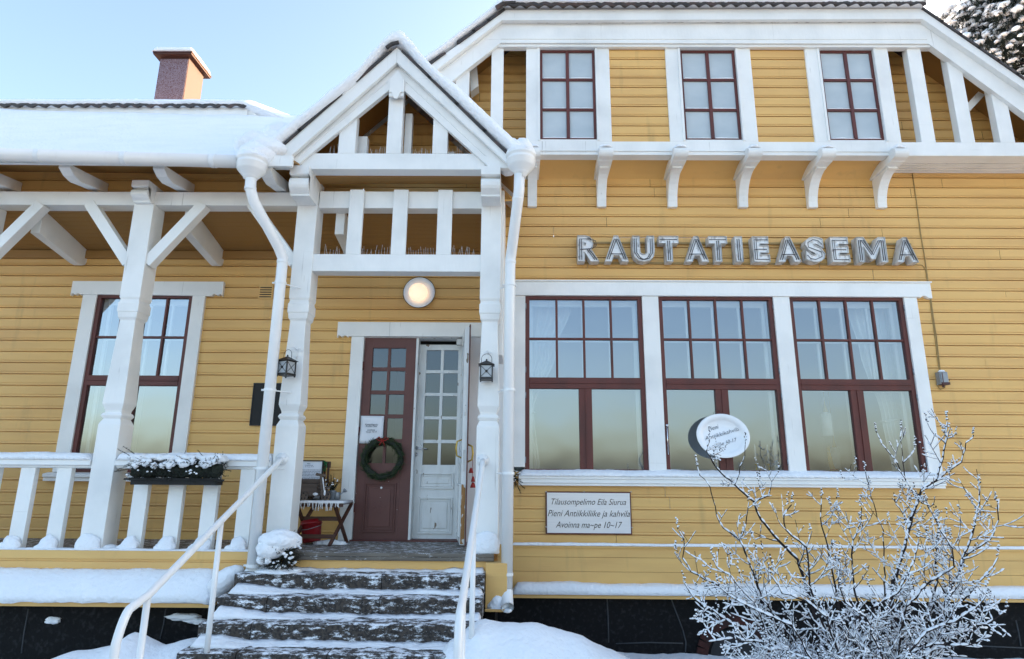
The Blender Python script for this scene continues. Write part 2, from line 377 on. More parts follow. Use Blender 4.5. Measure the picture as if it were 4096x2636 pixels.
# foundation right
mb = MB(); mb.box(XC-.2, XE, -.04, .3, -.6, wz['drip']+.005)
FR = build(mb, 'foundation', STONE, B)
mb = MB()
def joint(k, pts, r=.007, Y=-.042): mb.tube([at(k, x, y, Y) for x, y in pts], r, 6)
joint('b2', [(1858, 1100), (1866, 1260), (1870, 1425)]); joint('b2', [(1920, 1432), (2150, 1424), (2390, 1430)]); joint('b2', [(2308, 1120), (2345, 1220), (2392, 1345)])
joint('b3', [(2330, 1270), (2350, 1360), (2365, 1450)]); joint('b3', [(1960, 1440), (2150, 1452), (2387, 1462)]); joint('b3', [(0, 1340), (20, 1420), (15, 1540)])
joint('b3', [(1200, 1110), (1215, 1300), (1225, 1440)])
build_each(mb, 'mortar_joint', MORT, FR, smooth=True)
mb = MB()     # brick arch of the cellar opening
ac = at('b3', 370, 1560, -.045); rx = abs(X('b3', 640, 1450, -.045)-ac.x); rz = Z('b3', 370, 1225, -.045)-ac.z
for i in range(19):
    a = math.pi*(i+.5)/19; t0 = Vector((math.cos(a)*rx, 0, math.sin(a)*rz)); 
    nrm = Vector((math.cos(a)/rx, 0, math.sin(a)/rz)).normalized()
    Mx = Matrix.Translation(ac+t0-nrm*.07) @ Matrix.Rotation(-math.atan2(nrm.z, nrm.x)+math.pi/2, 4, 'Y')
    mb.box(-.030, .030, -.02, .004, -.05, .07, 0, Mx)
build(mb, 'brick_arch', BRICK, FR, bevel=.004)
mb = MB(); mb.lathe([(rx-.15, 0), (rx-.15, .004)], (ac.x, ac.y+.002, ac.z), 'Y', 32, 0, 1, (rz-.15)/(rx-.15)); build(mb, 'cellar_shutter', mat('grey_shutter', (.018, .019, .022), .8), FR)
# corner pilaster + window surround
mb = MB()
mb.box(XC-.045, wx[0]-.001, -.035, .05, wz['silb']+.2, wz['band_t']-.001)
mb.box(XC-.10, XC+.0, -.05, .05, wz['ledge']+.02, 4.9)
build(mb, 'corner_board', WHT, B, bevel=.004)
mb = MB()
xr = X('z6', 1715, 500, 0); hb = wz['head']; ht = wz['band_t']
sc_x = X('z6', 1640, 548, 0)
# scalloped end of the head board
pts = [(XC+.01, hb), (sc_x, hb)]
for i in range(9):
    t = i/8; pts.append((sc_x+(xr-.03-sc_x)*t, hb - .012 + .03*math.sin(math.pi*min(1, t*1.25))*(1 if t < .8 else 0) ))
pts += [(xr, hb-.018), (xr, ht), (XC+.01, ht)]
mb.xz(pts, -.06, 0)
mb.box(XC+.01, xr+.012, -.078, .0, ht, ht+.016)
build(mb, 'window_head_board', WHT, B, bevel=.003)
mb = MB()
for a, b in ((wx[1], wx[2]), (wx[3], wx[4]), (wx[5], xo1)): mb.box(a, b, -.045, .1, wz['sill'], hb-.001)
build_each(mb, 'window_casing', WHT, B, bevel=.004)
xs1 = X('b3', 1845, 300, -.12); xs0 = X('b2', 1240, 300, -.12)
mb = MB(); mb.yz([(.02, wz['sill']), (-.06, wz['sill']-.005), (-.13, wz['sill']-.045), (-.13, wz['sill']-.075), (-.115, wz['sill']-.08), (-.115, wz['sill']-.12), (-.095, wz['sill']-.125), (-.095, wz['silb']), (.02, wz['silb'])], xs0, xs1)
SILL = build(mb, 'window_sill', WHT, B, bevel=.003)
mb = MB(); snow_loft(mb, xs0+.01, xs1-.01, lambda x: [(0, wz['sill']-.01)]+[(-.0-.14*t, wz['sill']+.030+.014*nz(x*2, 1, 1)-.03*t-.035*t**3) for t in (0, .2, .4, .6, .8, .93)]+[(-.138, wz['sill']-.05)], 200, .006, 5)
build(mb, 'sill_snow', SNOW, SILL, smooth=True)

def muntin_window(name, xs, ztop, zbot, ztr0, ztr1, cols, zrows, y, parent, m=RED, fr=.05, low=2, inner=True, label=None, midw=.075):
    """casement window: upper lights in cols x 2, a transom, low casements below"""
    x0, x1 = xs; f = MB(); g = MB(); inn = MB(); yi = y+.13
    f.box(x0, x1, y-.02, y+.05, ztop-fr*.75, ztop); f.box(x0, x0+fr, y-.02, y+.05, zbot, ztop-fr*.75); f.box(x1-fr, x1, y-.02, y+.05, zbot, ztop-fr*.75)
    f.box(x0+fr, x1-fr, y-.02, y+.05, zbot, zbot+.035)
    f.box(x0+fr, x1-fr, y-.024, y+.05, ztr0, ztr1); f.box(x0+fr-.004, x1-fr+.004, y-.034, y-.024, (ztr0+ztr1)/2-.006, (ztr0+ztr1)/2+.012)
    a, b = x0+fr, x1-fr
    for i in range(1, cols):
        xm = a+(b-a)*i/cols; f.box(xm-.013, xm+.013, y-.012, y+.03, ztr1, ztop-fr*.75)
    zm = ztr1+(ztop-fr*.75-ztr1)*zrows
    f.box(a, b, y-.010, y+.028, zm-.013, zm+.013)
    for i in range(1, low):
        xm = a+(b-a)*i/low; f.box(xm-midw, xm+midw, y-.02, y+.045, zbot+.035, ztr0); f.box(xm-.006, xm+.006, y-.03, y-.02, zbot+.035, ztr0)
    o = build(f, name, m, parent, bevel=.003, label=label)
    g.add([(a, y+.012, zbot+.03), (b, y+.012, zbot+.03), (b, y+.012, ztop-fr*.7), (a, y+.012, ztop-fr*.7)], [(0, 1, 2, 3)])
    build(g, 'window_glass', GLASS, o, fixn=False)
    if inner:
        q = .055
        inn.box(x0+.02, x1-.02, y+.055, yi+.05, ztop-.03, ztop+.01); inn.box(x0-.01, x0+.022, y+.055, yi+.05, zbot, ztop); inn.box(x1-.022, x1+.01, y+.055, yi+.05, zbot, ztop)
        inn.box(x0, x1, y+.055, yi+.05, zbot-.01, zbot+.02)
        inn.box(a, b, yi, yi+.04, ztr0, ztr1); inn.box(a, b, yi, yi+.04, ztop-.09, ztop-.03)
        for i in range(low):
            p, q2 = a+(b-a)*i/low, a+(b-a)*(i+1)/low
            inn.box(p, p+.04, yi, yi+.04, zbot+.02, ztr0); inn.box(q2-.04, q2, yi, yi+.04, zbot+.02, ztr0)
        inn.box(a, a+.04, yi, yi+.04, ztr1, ztop-.09); inn.box(b-.04, b, yi, yi+.04, ztr1, ztop-.09)
        for i in range(1, cols):
            xm = a+(b-a)*i/cols; inn.box(xm-.013, xm+.013, yi+.002, yi+.03, ztr1, ztop-.09)
        inn.box(a, b, yi+.001, yi+.028, zm-.013, zm+.013)
        build(inn, 'inner_frame', WHT, o, bevel=.002)
    return o
zt0, zt1 = Z('z5', 1700, 1182, 0), Z('z5', 1700, 1105, 0)
for i, (a, b) in enumerate(((wx[0], wx[1]), (wx[2], wx[3]), (wx[4], wx[5]))):
    o = muntin_window('cafe_window', (a, b), hb, wz['sill']-.004, zt0, zt1, 4, .49, .0, B)
    for zz_ in (hb-.13, zt1+.09, zt0-.08, wz['sill']+.13):      # hinges
        for xh in ((a+.004) if i == 0 else (b-.004),):
            h = MB(); h.tube([(xh, -.03, zz_-.035), (xh, -.03, zz_+.035)], .007, 8); build(h, 'hinge', ZINC, o, smooth=True)
h = MB(); p = at('z6', -463, 1470, -.05); p = Vector((wx[2]+.03, -.03, Z('z5', 2270, 1470, 0))); h.tube([p+Vector((0, 0, .05)), p-Vector((0, 0, .28))], .008, 8); h.blob(p+Vector((0, -.01, .05)), .018); build(h, 'window_stay', CHROME, B, smooth=True)

# rooms behind the glass: open boxes seen through the windows
def room(x0, x1, y0, y1, z0, z1, m, nm='interior_room'):
    r = MB(); r.add([(x0, y0, z0), (x1, y0, z0), (x1, y1, z0), (x0, y1, z0), (x0, y0, z1), (x1, y0, z1), (x1, y1, z1), (x0, y1, z1)],
                    [(0, 1, 2, 3), (4, 7, 6, 5), (3, 2, 6, 7), (0, 3, 7, 4), (1, 5, 6, 2)]); return build(r, nm, m, B, fixn=False)
room(wx[0]-.3, xo1+.8, .2, 4.2, .95, 4.3, INT)

mb = MB(); mb.box(-13, XE, 6.3, 6.45, -.6, 7.05); mb.box(XE-.1, XE, -.0, 6.3, -.6, 7.05); mb.box(-13, -12.9, .5, 6.3, -.6, 7.0); build(mb, 'sun_blocking_wall', YEL, B)  # unseen back and end walls, added to keep sun out of the hollow house
mb = MB(); mb.box(6.6, XE+.2, -.5, 6.6, 5.47, 5.56); RS = build(mb, 'leak_blocking_roof', TILE, B); mb = MB(); snow_loft(mb, 6.75, XE+.2, lambda x: [(6.5, 5.56), (6.5, 5.8), (3, 5.82), (0, 5.8), (-.4, 5.76), (-.53, 5.68), (-.56, 5.6), (-.5, 5.56)], 120, .02, 4); build(mb, 'roof_snow', SNOW, RS, smooth=True)  # unseen slab and its snow, added to stop light leaking through the board joints
# ---------------- left (veranda) wall -----------------
DX0, DX1 = X('z5', 165, 822, 0), -.60
DT = 3.262; DB = Z('b4', 250, 1480, 0)
lwx0, lwx1 = X('z4', 693, 530, 0), X('z4', 1360, 530, 0)
lwt, lwb = Z('z4', 1000, 528, 0), Z('P', 160, 1103, 0)
lco, lci = X('z4', 597, 527, 0), X('z4', 1447, 530, 0)
mb = MB(); FL = .945
XW = -10.5
siding(XW, XC-.1, lwt, 4.42, 0, ZL, mb)
siding(XW, lwx0-.02, lwb, lwt, 0, ZL, mb); siding(lwx1+.02, DX0-.02, lwb, lwt, 0, ZL, mb)
siding(XW, DX0-.02, FL-.02, lwb, 0, ZL, mb)
siding(DX0-.02, XC-.1, DT+.005, lwt, 0, ZL, mb)
build(mb, 'clapboard_wall', YEL, B, fixn=False)
def scallop_head(x0, x1, z0, z1, y, scl=.13):
    m_ = MB(); pts = [(x0+scl, z0)]
    for i in range(9):
        t = i/8; pts.append((x0+scl-(scl-.02)*t, z0-.016+.026*abs(math.sin(math.pi*t*1.5))))
    pts += [(x0, z0-.02), (x0, z1), (x1, z1), (x1, z0-.02)]
    for i in range(9):
        t = 1-i/8; pts.append((x1-scl+(scl-.02)*t, z0-.016+.026*abs(math.sin(math.pi*t*1.5))))
    m_.xz(pts, y, 0); return m_
build(scallop_head(X('P', 167.5, 670, -.05), X('P', 521.5, 670, -.05), lwt, Z('P', 300, 657, -.05), -.05), 'window_head_board', WHT, B, bevel=.003)
mb = MB(); mb.box(lco, lwx0, -.04, .08, lwb, lwt-.001); mb.box(lwx1, lci, -.04, .08, lwb, lwt-.001); build_each(mb, 'window_casing', WHT, B, bevel=.003)
mb = MB(); mb.yz([(0, lwb), (-.09, lwb-.02), (-.09, lwb-.055), (-.07, lwb-.06), (-.07, lwb-.10), (0, lwb-.10)], X('P', 103, 1110, -.06), X('P', 440, 1110, -.06)); build(mb, 'window_sill', WHT, B, bevel=.003)
muntin_window('veranda_window', (lwx0, lwx1), lwt, lwb, Z('z4', 1000, 1160, 0), Z('z4', 1000, 1090, 0), 4, .49, .0, B, midw=.05)
room(lwx0-.6, lwx1+.8, .2, 3.0, .95, 4.0, INT)

# ---------------- door -----------------
def door_leaf(mb_, gl, x0, x1, z0, z1, th, panes, low):
    """builds in local x (width), y (thickness, front = 0), z. panes=(xa,xb,[(za,zb)..],cols)"""
    xa, xb, rows, cols, bar = panes
    mb_.box(x0, xa, 0, th, z0, z1); mb_.box(xb, x1, 0, th, z0, z1)
    mb_.box(xa, xb, 0, th, rows[0][1], z1); mb_.box(xa, xb, 0, th, z0, rows[-1][0])
    for (a, b), (c, d) in zip(rows, rows[1:]): mb_.box(xa, xb, .006, th-.006, d, a)
    for i in range(1, cols):
        xm = xa+(xb-xa)*i/cols; mb_.box(xm-bar, xm+bar, .004, th-.008, rows[-1][0], rows[0][1])
    for (pa, pb, pc, pd) in low:
        for k, (ins, yy) in enumerate(((0, -.018), (.024, -.009))):
            mb_.box(pa+ins, pb-ins, yy, .0, pd-.014-ins, pd-ins); mb_.box(pa+ins, pb-ins, yy, .0, pc+ins, pc+.014+ins)
            mb_.box(pa+ins, pa+.014+ins, yy, .0, pc+.014+ins, pd-.014-ins); mb_.box(pb-.014-ins, pb-ins, yy, .0, pc+.014+ins, pd-.014-ins)
        mb_.box(pa+.06, pb-.06, -.010, .0, pc+.06, pd-.06)
    gl.add([(xa, th*.5, rows[-1][0]), (xb, th*.5, rows[-1][0]), (xb, th*.5, rows[0][1]), (xa, th*.5, rows[0][1])], [(0, 1, 2, 3)])
def shiftm(m_, f): m_.v = [tuple(f(Vector(v))) for v in m_.v]
DM = X('z5', 525, 822, 0)
fz = lambda y, Y=0: Z('b4', 260, y, Y)
rows = [(fz(355), fz(230)), (fz(505), fz(378)), (fz(660), fz(530)), (fz(820), fz(685)), (fz(977), fz(845))]
xa_, xb_ = X('b4', 205, 232, 0), X('b4', 420, 232, 0)
pl = (X('b4', 145, 1260, 0), X('b4', 350, 1260, 0), fz(1425), fz(1105))
m1, g1 = MB(), MB()
door_leaf(m1, g1, DX0+.004, DM, DB+.01, DT-.01, .045, (xa_, xb_, rows, 2, .016), [pl])
cxp = (pl[0]+pl[1])/2; czp = (pl[2]+pl[3])/2
for dx, dz in ((0, 0), (-.055, 0), (.055, 0), (0, .055), (0, -.055)):
    s_ = .022
    m1.xz([(cxp+dx-s_, czp+dz), (cxp+dx, czp+dz-s_), (cxp+dx+s_, czp+dz), (cxp+dx, czp+dz+s_)], -.012, -.0061)
door1 = build(m1, 'door_leaf', DOORRED, B, bevel=.002, label='closed brown door leaf with ten small panes')
for v in (m1, g1): pass
build(g1, 'door_glass', DGLASS, door1, fixn=False)
m_ = MB(); m_.lathe([(.012, .0), (.012, .004)], (X('b4', 260, 1136, 0), -.012, fz(1136)), 'Y', 14); build(m_, 'number_tag', CERAM, door1, smooth=False)
for zz_ in (DT-.35, DB+1.2, DB+.35):
    m_ = MB(); m_.tube([(DX0+.002, -.015, zz_-.05), (DX0+.002, -.015, zz_+.05)], .008, 8); build(m_, 'hinge', RED, door1, smooth=True)
# shift brown leaf a bit back is not needed: its face sits at the wall plane
# open leaf: hinged on the right jamb, swung a little past square
m2, g2 = MB(), MB(); W2 = .585
rows2 = rows
door_leaf(m2, g2, 0, W2, DB+.02, DT-.01, .05, (.10, W2-.10, rows2, 2, .016), [(.09, W2-.09, pl[2], pl[3])])
skin = MB(); skin.box(-.0, W2+.012, .051, .064, DB+.01, DT+.02); 
hx, hy = -.66, -.0; tip = Vector((-.578, -.58)); dv = Vector((tip.x-hx, tip.y-hy)).normalized()
def opn(v): return Vector((hx+dv.x*v.x - dv.y*v.y, hy+dv.y*v.x + dv.x*v.y, v.z))
edge = MB(); edge.box(W2+.0005, W2+.004, .004, .046, DB+.03, DB+.62)
for q in (m2, g2, skin, edge): shiftm(q, opn)
door2 = build(m2, 'door_leaf', OLDW, B, bevel=.002, label='door leaf standing open, chipped white inside')
build(g2, 'door_glass', DGLASS, door2, fixn=False); build(skin, 'outer_face', DOORRED, door2, bevel=.002); build(edge, 'bare_wood_patch', CHIP, door2)
hm = MB(); hc = opn(Vector((W2-.05, -.004, 1.98))); hm.tube([opn(Vector((W2-.06, -.0, 2.03))), opn(Vector((W2-.06, -.05, 2.01))), opn(Vector((W2-.06, -.06, 1.94))), opn(Vector((W2-.06, -.05, 1.86))), opn(Vector((W2-.06, 0, 1.84)))], .009, 8); build(hm, 'door_pull', BRASS, door2, smooth=True)
hm = MB(); hm.tube([opn(Vector((W2-.06, .066, 1.98))), opn(Vector((W2-.05, .11, 1.96))), opn(Vector((W2-.05, .12, 1.89))), opn(Vector((W2-.05, .11, 1.82))), opn(Vector((W2-.06, .066, 1.80)))], .010, 8); build(hm, 'door_pull', BRASS, door2, smooth=True)
hm = MB(); hm.box(W2+.001, W2+.005, .015, .033, 1.70, 1.92); hm.box(W2+.003, W2+.012, .017, .030, 2.28, 2.32); shiftm(hm, opn); build(hm, 'lock_plate', STEEL, door2, bevel=.001)
# inner white door, one step back in the opening
YI = .14
izf = lambda y: Z('b4', 600, y, YI)
ixa, ixb = X('b4', 553, 245, YI), X('b4', 759, 245, YI)
m3, g3 = MB(), MB()
ix0, ix1 = X('b4', 500, 205, YI), X('b4', 815, 205, YI)
irows = [(izf(373), izf(244)), (izf(521), izf(393)), (izf(673), izf(541)), (izf(825), izf(693)), (izf(988), izf(847))]
p1 = (X('b4', 508, 1045, YI), X('b4', 728, 1045, YI), izf(1143), izf(1042)); p2 = (X('b4', 497, 1320, YI), X('b4', 718, 1320, YI), izf(1435), izf(1200))
door_leaf(m3, g3, ix0, ix1, izf(1474), izf(208), .045, (ixa, ixb, irows, 2, .018), [p1, p2])
for q in (m3, g3): shiftm(q, lambda v: Vector((v.x, v.y+YI, v.z)))
door3 = build(m3, 'inner_door', OLDW, B, bevel=.002, label='white inner door with chipped paint and ten panes'); build(g3, 'door_glass', DGLASS, door3, fixn=False)
hp = at('b4', 486, 880, YI); hm = MB(); hm.lathe([(.024, 0), (.024, .008), (.012, .012), (.010, .05)], (hp.x, YI, hp.z), 'Y', 16); hm.tube([(hp.x, YI-.05, hp.z), (hp.x+.05, YI-.055, hp.z-.004), (hp.x+.125, YI-.045, hp.z-.008)], [.010, .010, .008], 10)
hm.lathe([(.022, 0), (.022, .006)], (hp.x-.002, YI, Z('b4', 486, 921, YI)), 'Y', 16); build(hm, 'door_handle', CHROME, door3, smooth=True)
hm = MB(); hm.lathe([(.005, 0.007), (.005, .008)], (hp.x-.002, YI, Z('b4', 486, 921, YI)), 'Y', 10); build(hm, 'keyhole', BLACK, door3)
mb = MB()     # frame of the doorway: jambs, lintel, threshold
mb.box(DX0-.02, DX1+.03, .0, .19, DT-.008, DT+.05); mb.box(DM+.001, DM+.028, .0, YI, DB, DT-.01)
mb.box(DX1-.03, DX1+.03, .0, .19, DB, DT-.01)
build(mb, 'door_frame', OLDW, B, bevel=.003)
mb = MB(); mb.box(DX0-.02, DX1+.02, -.05, .2, DB-.03, DB+.012); mb.box(DM, ix0, .05, .11, DB, DT-.02); build(mb, 'threshold', RED, B, bevel=.004)
# closer arm box
mb = MB(); q = at('b4', 762, 190, -.03); mb.box(q.x-.03, q.x+.05, -.03, .03, q.z-.035, q.z+.035); build(mb, 'door_closer', STEEL, B, bevel=.004)
# door surround
dz1 = Z('P', 900, 753, -.04)
m_ = MB(); x0h = X('P', 788.5, 770, -.05); pts = [(x0h+.13, DT+.0)]
for i in range(9):
    t = i/8; pts.append((x0h+.13-.11*t, DT-.016+.026*abs(math.sin(math.pi*t*1.5))))
pts += [(x0h, DT-.02), (x0h, dz1), (XC-.1, dz1), (XC-.1, DT)]
m_.xz(pts, -.05, 0); build(m_, 'door_head_board', WHT, B, bevel=.003)
dco = X('b4', 72, 150, 0); mb = MB(); mb.box(dco, DX0-.001, -.04, .05, FL, DT-.001); mb.box(DX1+.001, XC-.1, -.03, .05, FL, DT-.001)
# mouldings on the white panel right of the door
for zq in (Z('z5', 1115, 850, 0), Z('z5', 1115, 940, 0)): mb.box(-.42, XC-.1, -.055, -.03, zq-.025, zq+.025)
build_each(mb, 'door_casing', WHT, B, bevel=.003)
room(DX0-.1, DX1+.2, .21, 2.6, .9, 3.3, INTD, 'interior_hall')
# vent grille
va, vb = at('z4', 1815, 452, -.02), at('z4', 1905, 552, -.02)
mb = MB(); mb.box(va.x, vb.x, -.02, -.008, vb.z, va.z)
V_ = build(mb, 'vent_grille', YEL, B, bevel=.002); mb = MB()
for i in range(5):
    zq = vb.z+.02+(va.z-vb.z-.035)*i/5; mb.box(va.x+.016, vb.x-.016, -.0225, -.0195, zq, zq+.012)
build(mb, 'vent_slots', BOARDB, V_)

# ---------------- veranda: floor, fascia, posts, beams -----------------
FY = -1.06
mb = MB()
for i in range(8): mb.box(-10.5, XC-.12, FY+.1325*i+.001, FY+.1325*i+.1295, FL-.035, FL)
build(mb, 'veranda_deck', WOOD, B, bevel=.003)
xfl = X('b1', 1690, 812, FY)
mb = MB(); mb.box(-10.5, xfl+.15, FY-.025, FY, FL-.075, FL-.001)
zsm = Z('b1', 600, 962, FY); zsn = Z('b1', 600, 855, FY); mb.box(-10.5, xfl+.15, FY-.008, FY, zsn+.0015, FL-.076); mb.box(-10.5, xfl+.15, FY-.008, FY, zsm+.0015, zsn-.0015); mb.box(-10.5, xfl+.15, FY-.008, FY, .5, zsm-.0015)
mb.box(xfl+.15, -.18, FY-.006, FY+.02, .60, FL-.07)
build(mb, 'veranda_skirt_boards', YEL, B, bevel=.003)
mb = MB(); mb.box(xfl+.16, -.21, FY-.035, FY+.02, FL-.068, FL-.0345); mb.box(xfl+.16, -.21, FY-.035, FY+.0, FL-.034, FL+.001); build(mb, 'deck_nosing', WOOD, B, bevel=.006)
LY = FY-.18; zl0 = Z('P', 300, 1405, LY); zl1 = Z('P', 300, 1419, LY); xle = X('b1', 1465, 1160, LY)
mb = MB(); mb.yz([(FY, zl0+.07), (LY, zl0), (LY, zl1-.0), (FY, zl1-.0)], -10.5, xle); build(mb, 'drip_board', YEL, B, bevel=.003)
mb = MB()
def lprof(x):
    t = max(0, min(1, (x+2.75)/.25)); h = .15+.03*nz(x, 2, 2)
    return [(FY+.01, zl0+.05)]+[(FY-.24*s_, zl0+.05+(h+.06)*(1-s_**2.2)-.02*s_) for s_ in (0, .15, .3, .45, .6, .75, .9)]+[(FY-.235, zl0-.0), (FY-.2, zl0-.01)]
snow_loft(mb, -7.5, xle+.02, lprof, 240, .02, 4, .12)
build(mb, 'ledge_snow', SNOW, B, smooth=True)
mb = MB(); pth = [at('b1', 1500, 1060, FY-.12), at('b1', 1560, 1000, FY-.12), at('b1', 1620, 950, FY-.10), at('b1', 1670, 915, FY-.07), at('b1', 1700, 900, FY-.05)]
mb.tube(pth, [.09, .10, .09, .07, .03], 14); shiftm(mb, lambda v: v+Vector((0, 0, 1))*.02*nz(v.x*9, v.y*9, v.z*9)); build(mb, 'ledge_snow', SNOW, B, smooth=True)
mb = MB(); mb.box(-10.5, -2.535, FY+.04, FY+.5, -.6, zl1); mb.box(-.285, XC-.04, FY+.05, -.1, -.4, .62)
FL_ = build(mb, 'foundation', STONE, B)
mb = MB(); joint('b1', [(1160, 1190), (1145, 1300), (1120, 1400)], .006, FY+.037); joint('b1', [(200, 1190), (170, 1350), (150, 1500)], .006, FY+.037); build_each(mb, 'mortar_joint', MORT, FL_, smooth=True)
mb = MB(); mb.blob(at('b1', 1290, 1245, FY+.02), .09, (1.9, .5, .35), .4, 2, 3, seed=2); mb.blob(at('b1', 370, 1270, FY+.03), .045, (1.6, .6, .7), .4, 2, 3, seed=3); mb.blob(at('b1', 1380, 1275, FY+.02), .07, (1.6, .6, .35), .4, 2, 3, seed=5); build_each(mb, 'stone_snow', SNOW, FL_, smooth=True)
# yellow end block right of the steps
zpe = Z('b2', 1080, 1188, FY-.14); xpe = X('b2', 1172, 1190, FY-.14); mb = MB(); mb.box(-.28, xpe-.02, FY-.13, FY+.05, zpe, FL-.07); mb.box(-.28, xpe, FY-.16, FY+.05, Z('b2', 1080, 1208, FY-.14), zpe); EB = build(mb, 'plinth_end', YEL, B, bevel=.005)
mb = MB(); mb.blob((-.17, FY-.09, zpe), .125, (.85, .6, 1.0), .2, 1.6, 3, flatb=0, seed=1); build(mb, 'plinth_snow', SNOW, EB, smooth=True)

PY = -1.0; PW = .108
def zp(y): return Z('z5', 1040, y, PY)
prof = [(FL, .122), (zp(1452), .122), (zp(1440), .118), (zp(1405), .094), (zp(1400), .103), (zp(1383), .108), (zp(1366), .103), (zp(1362), .090), (zp(1345), .092), (zp(1312), .112), (zp(1300), .118),
        (zp(1290), .118), (zp(712), .088), (zp(706), .090), (zp(690), .106), (zp(655), .113), (zp(650), .120), (zp(590), .120), (zp(584), .112), (zp(566), .106), (zp(552), .115), (zp(548), PW), (Z('P', 300, 479, PY+.03), PW)]
prof = [(z, r_*.925 if r_ > .1085 or r_ < .107 else r_) for z, r_ in prof]
def post(cx, cy_=PY+PW, name='veranda_post'):
    vs = []; fs = []
    for z, r in prof: vs += [(cx-r, cy_-r, z), (cx+r, cy_-r, z), (cx+r, cy_+r, z), (cx-r, cy_+r, z)]
    n = len(prof)
    for i in range(n-1):
        for j in range(4): a = i*4+j; b = i*4+(j+1) % 4; fs.append((a, b, b+4, a+4))
    fs += [(3, 2, 1, 0), tuple(range(4*n-4, 4*n))]
    m_ = MB(); m_.add(vs, fs); return build(m_, name, WHT, B, bevel=.004)
PXM = (X('z4', 2085, 0, PY)+X('z4', 2200, 0, PY))/2+.0; PXR = (X('z5', 975, 0, PY)+X('z5', 1122, 0, PY))/2; PXL = (X('z4', 920, 0, PY)+X('z4', 1062, 0, PY))/2
PXO = PXL-(PXM-PXL)
for px_ in (PXO, PXL, PXM, PXR): post(px_)
# beams
bz0, bz1 = Z('P', 300, 479, PY+.03), Z('P', 300, 448, PY+.03)
mb = MB(); mb.box(-10.5, PXM-PW+.001, PY+.03, PY+.2, bz0, bz1); build(mb, 'veranda_beam', WHT, B, bevel=.005)
ez0, ez1 = Z('e', 900, 576, PY+.05), Z('e', 900, 375, PY+.05)
mb = MB(); mb.box(PXM+PW-.001, PXR-PW+.001, PY+.05, PY+.2, ez0, ez1); build(mb, 'entrance_beam', WHT, B, bevel=.005)
fz0, fz1 = Z('e', 900, 1332, PY+.01), Z('e', 900, 1127, PY+.01)
mb = MB(); mb.box(PXM+PW-.001, PXR-PW+.001, PY+.01, PY+.17, fz0, fz1); build(mb, 'entrance_rail', WHT, B, bevel=.005)
for a, b in ((455, 628), (985, 1160), (1523, 1697)):
    mb = MB(); mb.box(X('e', a, 700, PY+.01), X('e', b, 700, PY+.01), PY+.012, PY+.048, fz1, Z('e', 900, 352, PY+.01)); build(mb, 'frieze_slat', WHT, B, bevel=.003)
def spikes(x0, x1, y, z, n, nm, seed):
    r_ = random.Random(seed); m_ = MB()
    for i in range(n):
        x = x0+(x1-x0)*(i+r_.random()*.6)/n; m_.tube([(x, y, z), (x+r_.uniform(-.02, .02), y+r_.uniform(-.05, .05), z+r_.uniform(.07, .13))], .0016, 3)
    return build(m_, nm, CLOTH, B)
spikes(PXM+.2, PXR-.15, PY+.08, fz1, 62, 'bird_spikes', 3)
# corbels carried on the posts
def corbel(cx, yb, yf, zt, zb, w_, name='corbel'):
    r_ = (zt-zb); pts = [(yb, zb), (yb, zt), (yf+.012, zt), (yf+.012, zt-.30*r_), (yf+.028, zt-.33*r_)]
    for i in range(9):
        a = math.pi*(-.12+ .95*i/8); pts.append((yf+.03+ .06 - .085*math.sin(a)*.9, zt-.36*r_-.26*r_*(1-math.cos(a))))
    pts += [(yf+.085, zb+.02), (yf+.085, zb)]
    m_ = MB(); m_.yz(pts, cx-w_, cx+w_); return build(m_, name, WHT, B, bevel=.004)
cm = X('v', 1300, 240, -1.12)
for cx_ in (PXM, PXR): corbel(cx_, PY+.2, PY-.33, Z('v', 1290, 238, PY-.33), Z('v', 1430, 632, PY), .10)
for cx_ in (PXL, PXO): corbel(cx_, PY+.2, PY-.13, Z('w', 1330, 380, PY-.13), Z('w', 1390, 618, PY), .092)
# knee braces in the plane of the posts
def brace(x0, z0, x1, z1, w_, y0=PY+.02, y1=PY+.13, name='knee_brace'):
    d = Vector((x1-x0, z1-z0)).normalized(); n_ = Vector((-d.y, d.x))*w_/2
    a, b = Vector((x0, z0)), Vector((x1, z1)); m_ = MB(); m_.xz([tuple(a+n_), tuple(a-n_), tuple(b-n_), tuple(b+n_)], y0, y1); return build(m_, name, WHT, B, bevel=.004)
za = Z('w', 1190, 1190, PY); brl = X('w', 828, 618, PY)
for c_ in (PXO, PXL, PXM):
    dl = PXL-brl
    if c_ > PXO: brace(c_-PW+.01, za+.02, c_-dl+.01, bz0+.02, .115)
    if c_ < PXM: brace(c_+PW-.01, za+.02, c_+dl-.01, bz0+.02, .115)
# rafters under the veranda ceiling and rafter tails at the eave
CE = 4.33
rafx = [X('v', 560, 1228, -.02), X('w', 780, 1212, -.02)]; sp_ = rafx[0]-rafx[1]
rl = [rafx[0]+sp_*i for i in (-3, -2, -1, 0, 1)]
for x in rl:
    m_ = MB(); m_.yz([(-.0, 4.20), (-.02, 4.15), (-.07, 4.125), (-.13, 4.125), (PY+.2, 4.25), (PY+.2, bz0+.03), (0, 4.33)], x-.05, x+.05); build(m_, 'ceiling_bracket', WHT, B, bevel=.004)
mb = MB()
for i in range(11):
    y0 = (PY+.19)*(i/11); y1 = (PY+.19)*((i+1)/11)+.004; zc = lambda y: CE+(bz0+.02-CE)*y/(PY+.19)
    mb.yz([(y0, zc(y0)), (y1, zc(y1)), (y1, zc(y1)+.03), (y0, zc(y0)+.03)], -10.5, XC-.1)
mb.box(-10.5, XC-.1, -.05, -.008, CE-.10, CE)
build(mb, 'veranda_ceiling', YELSHADE, B, bevel=.002)
EY = PY-.42; EZ0 = Z('P', 0, 384, EY); EZ1 = Z('P', 545, 390, EY)
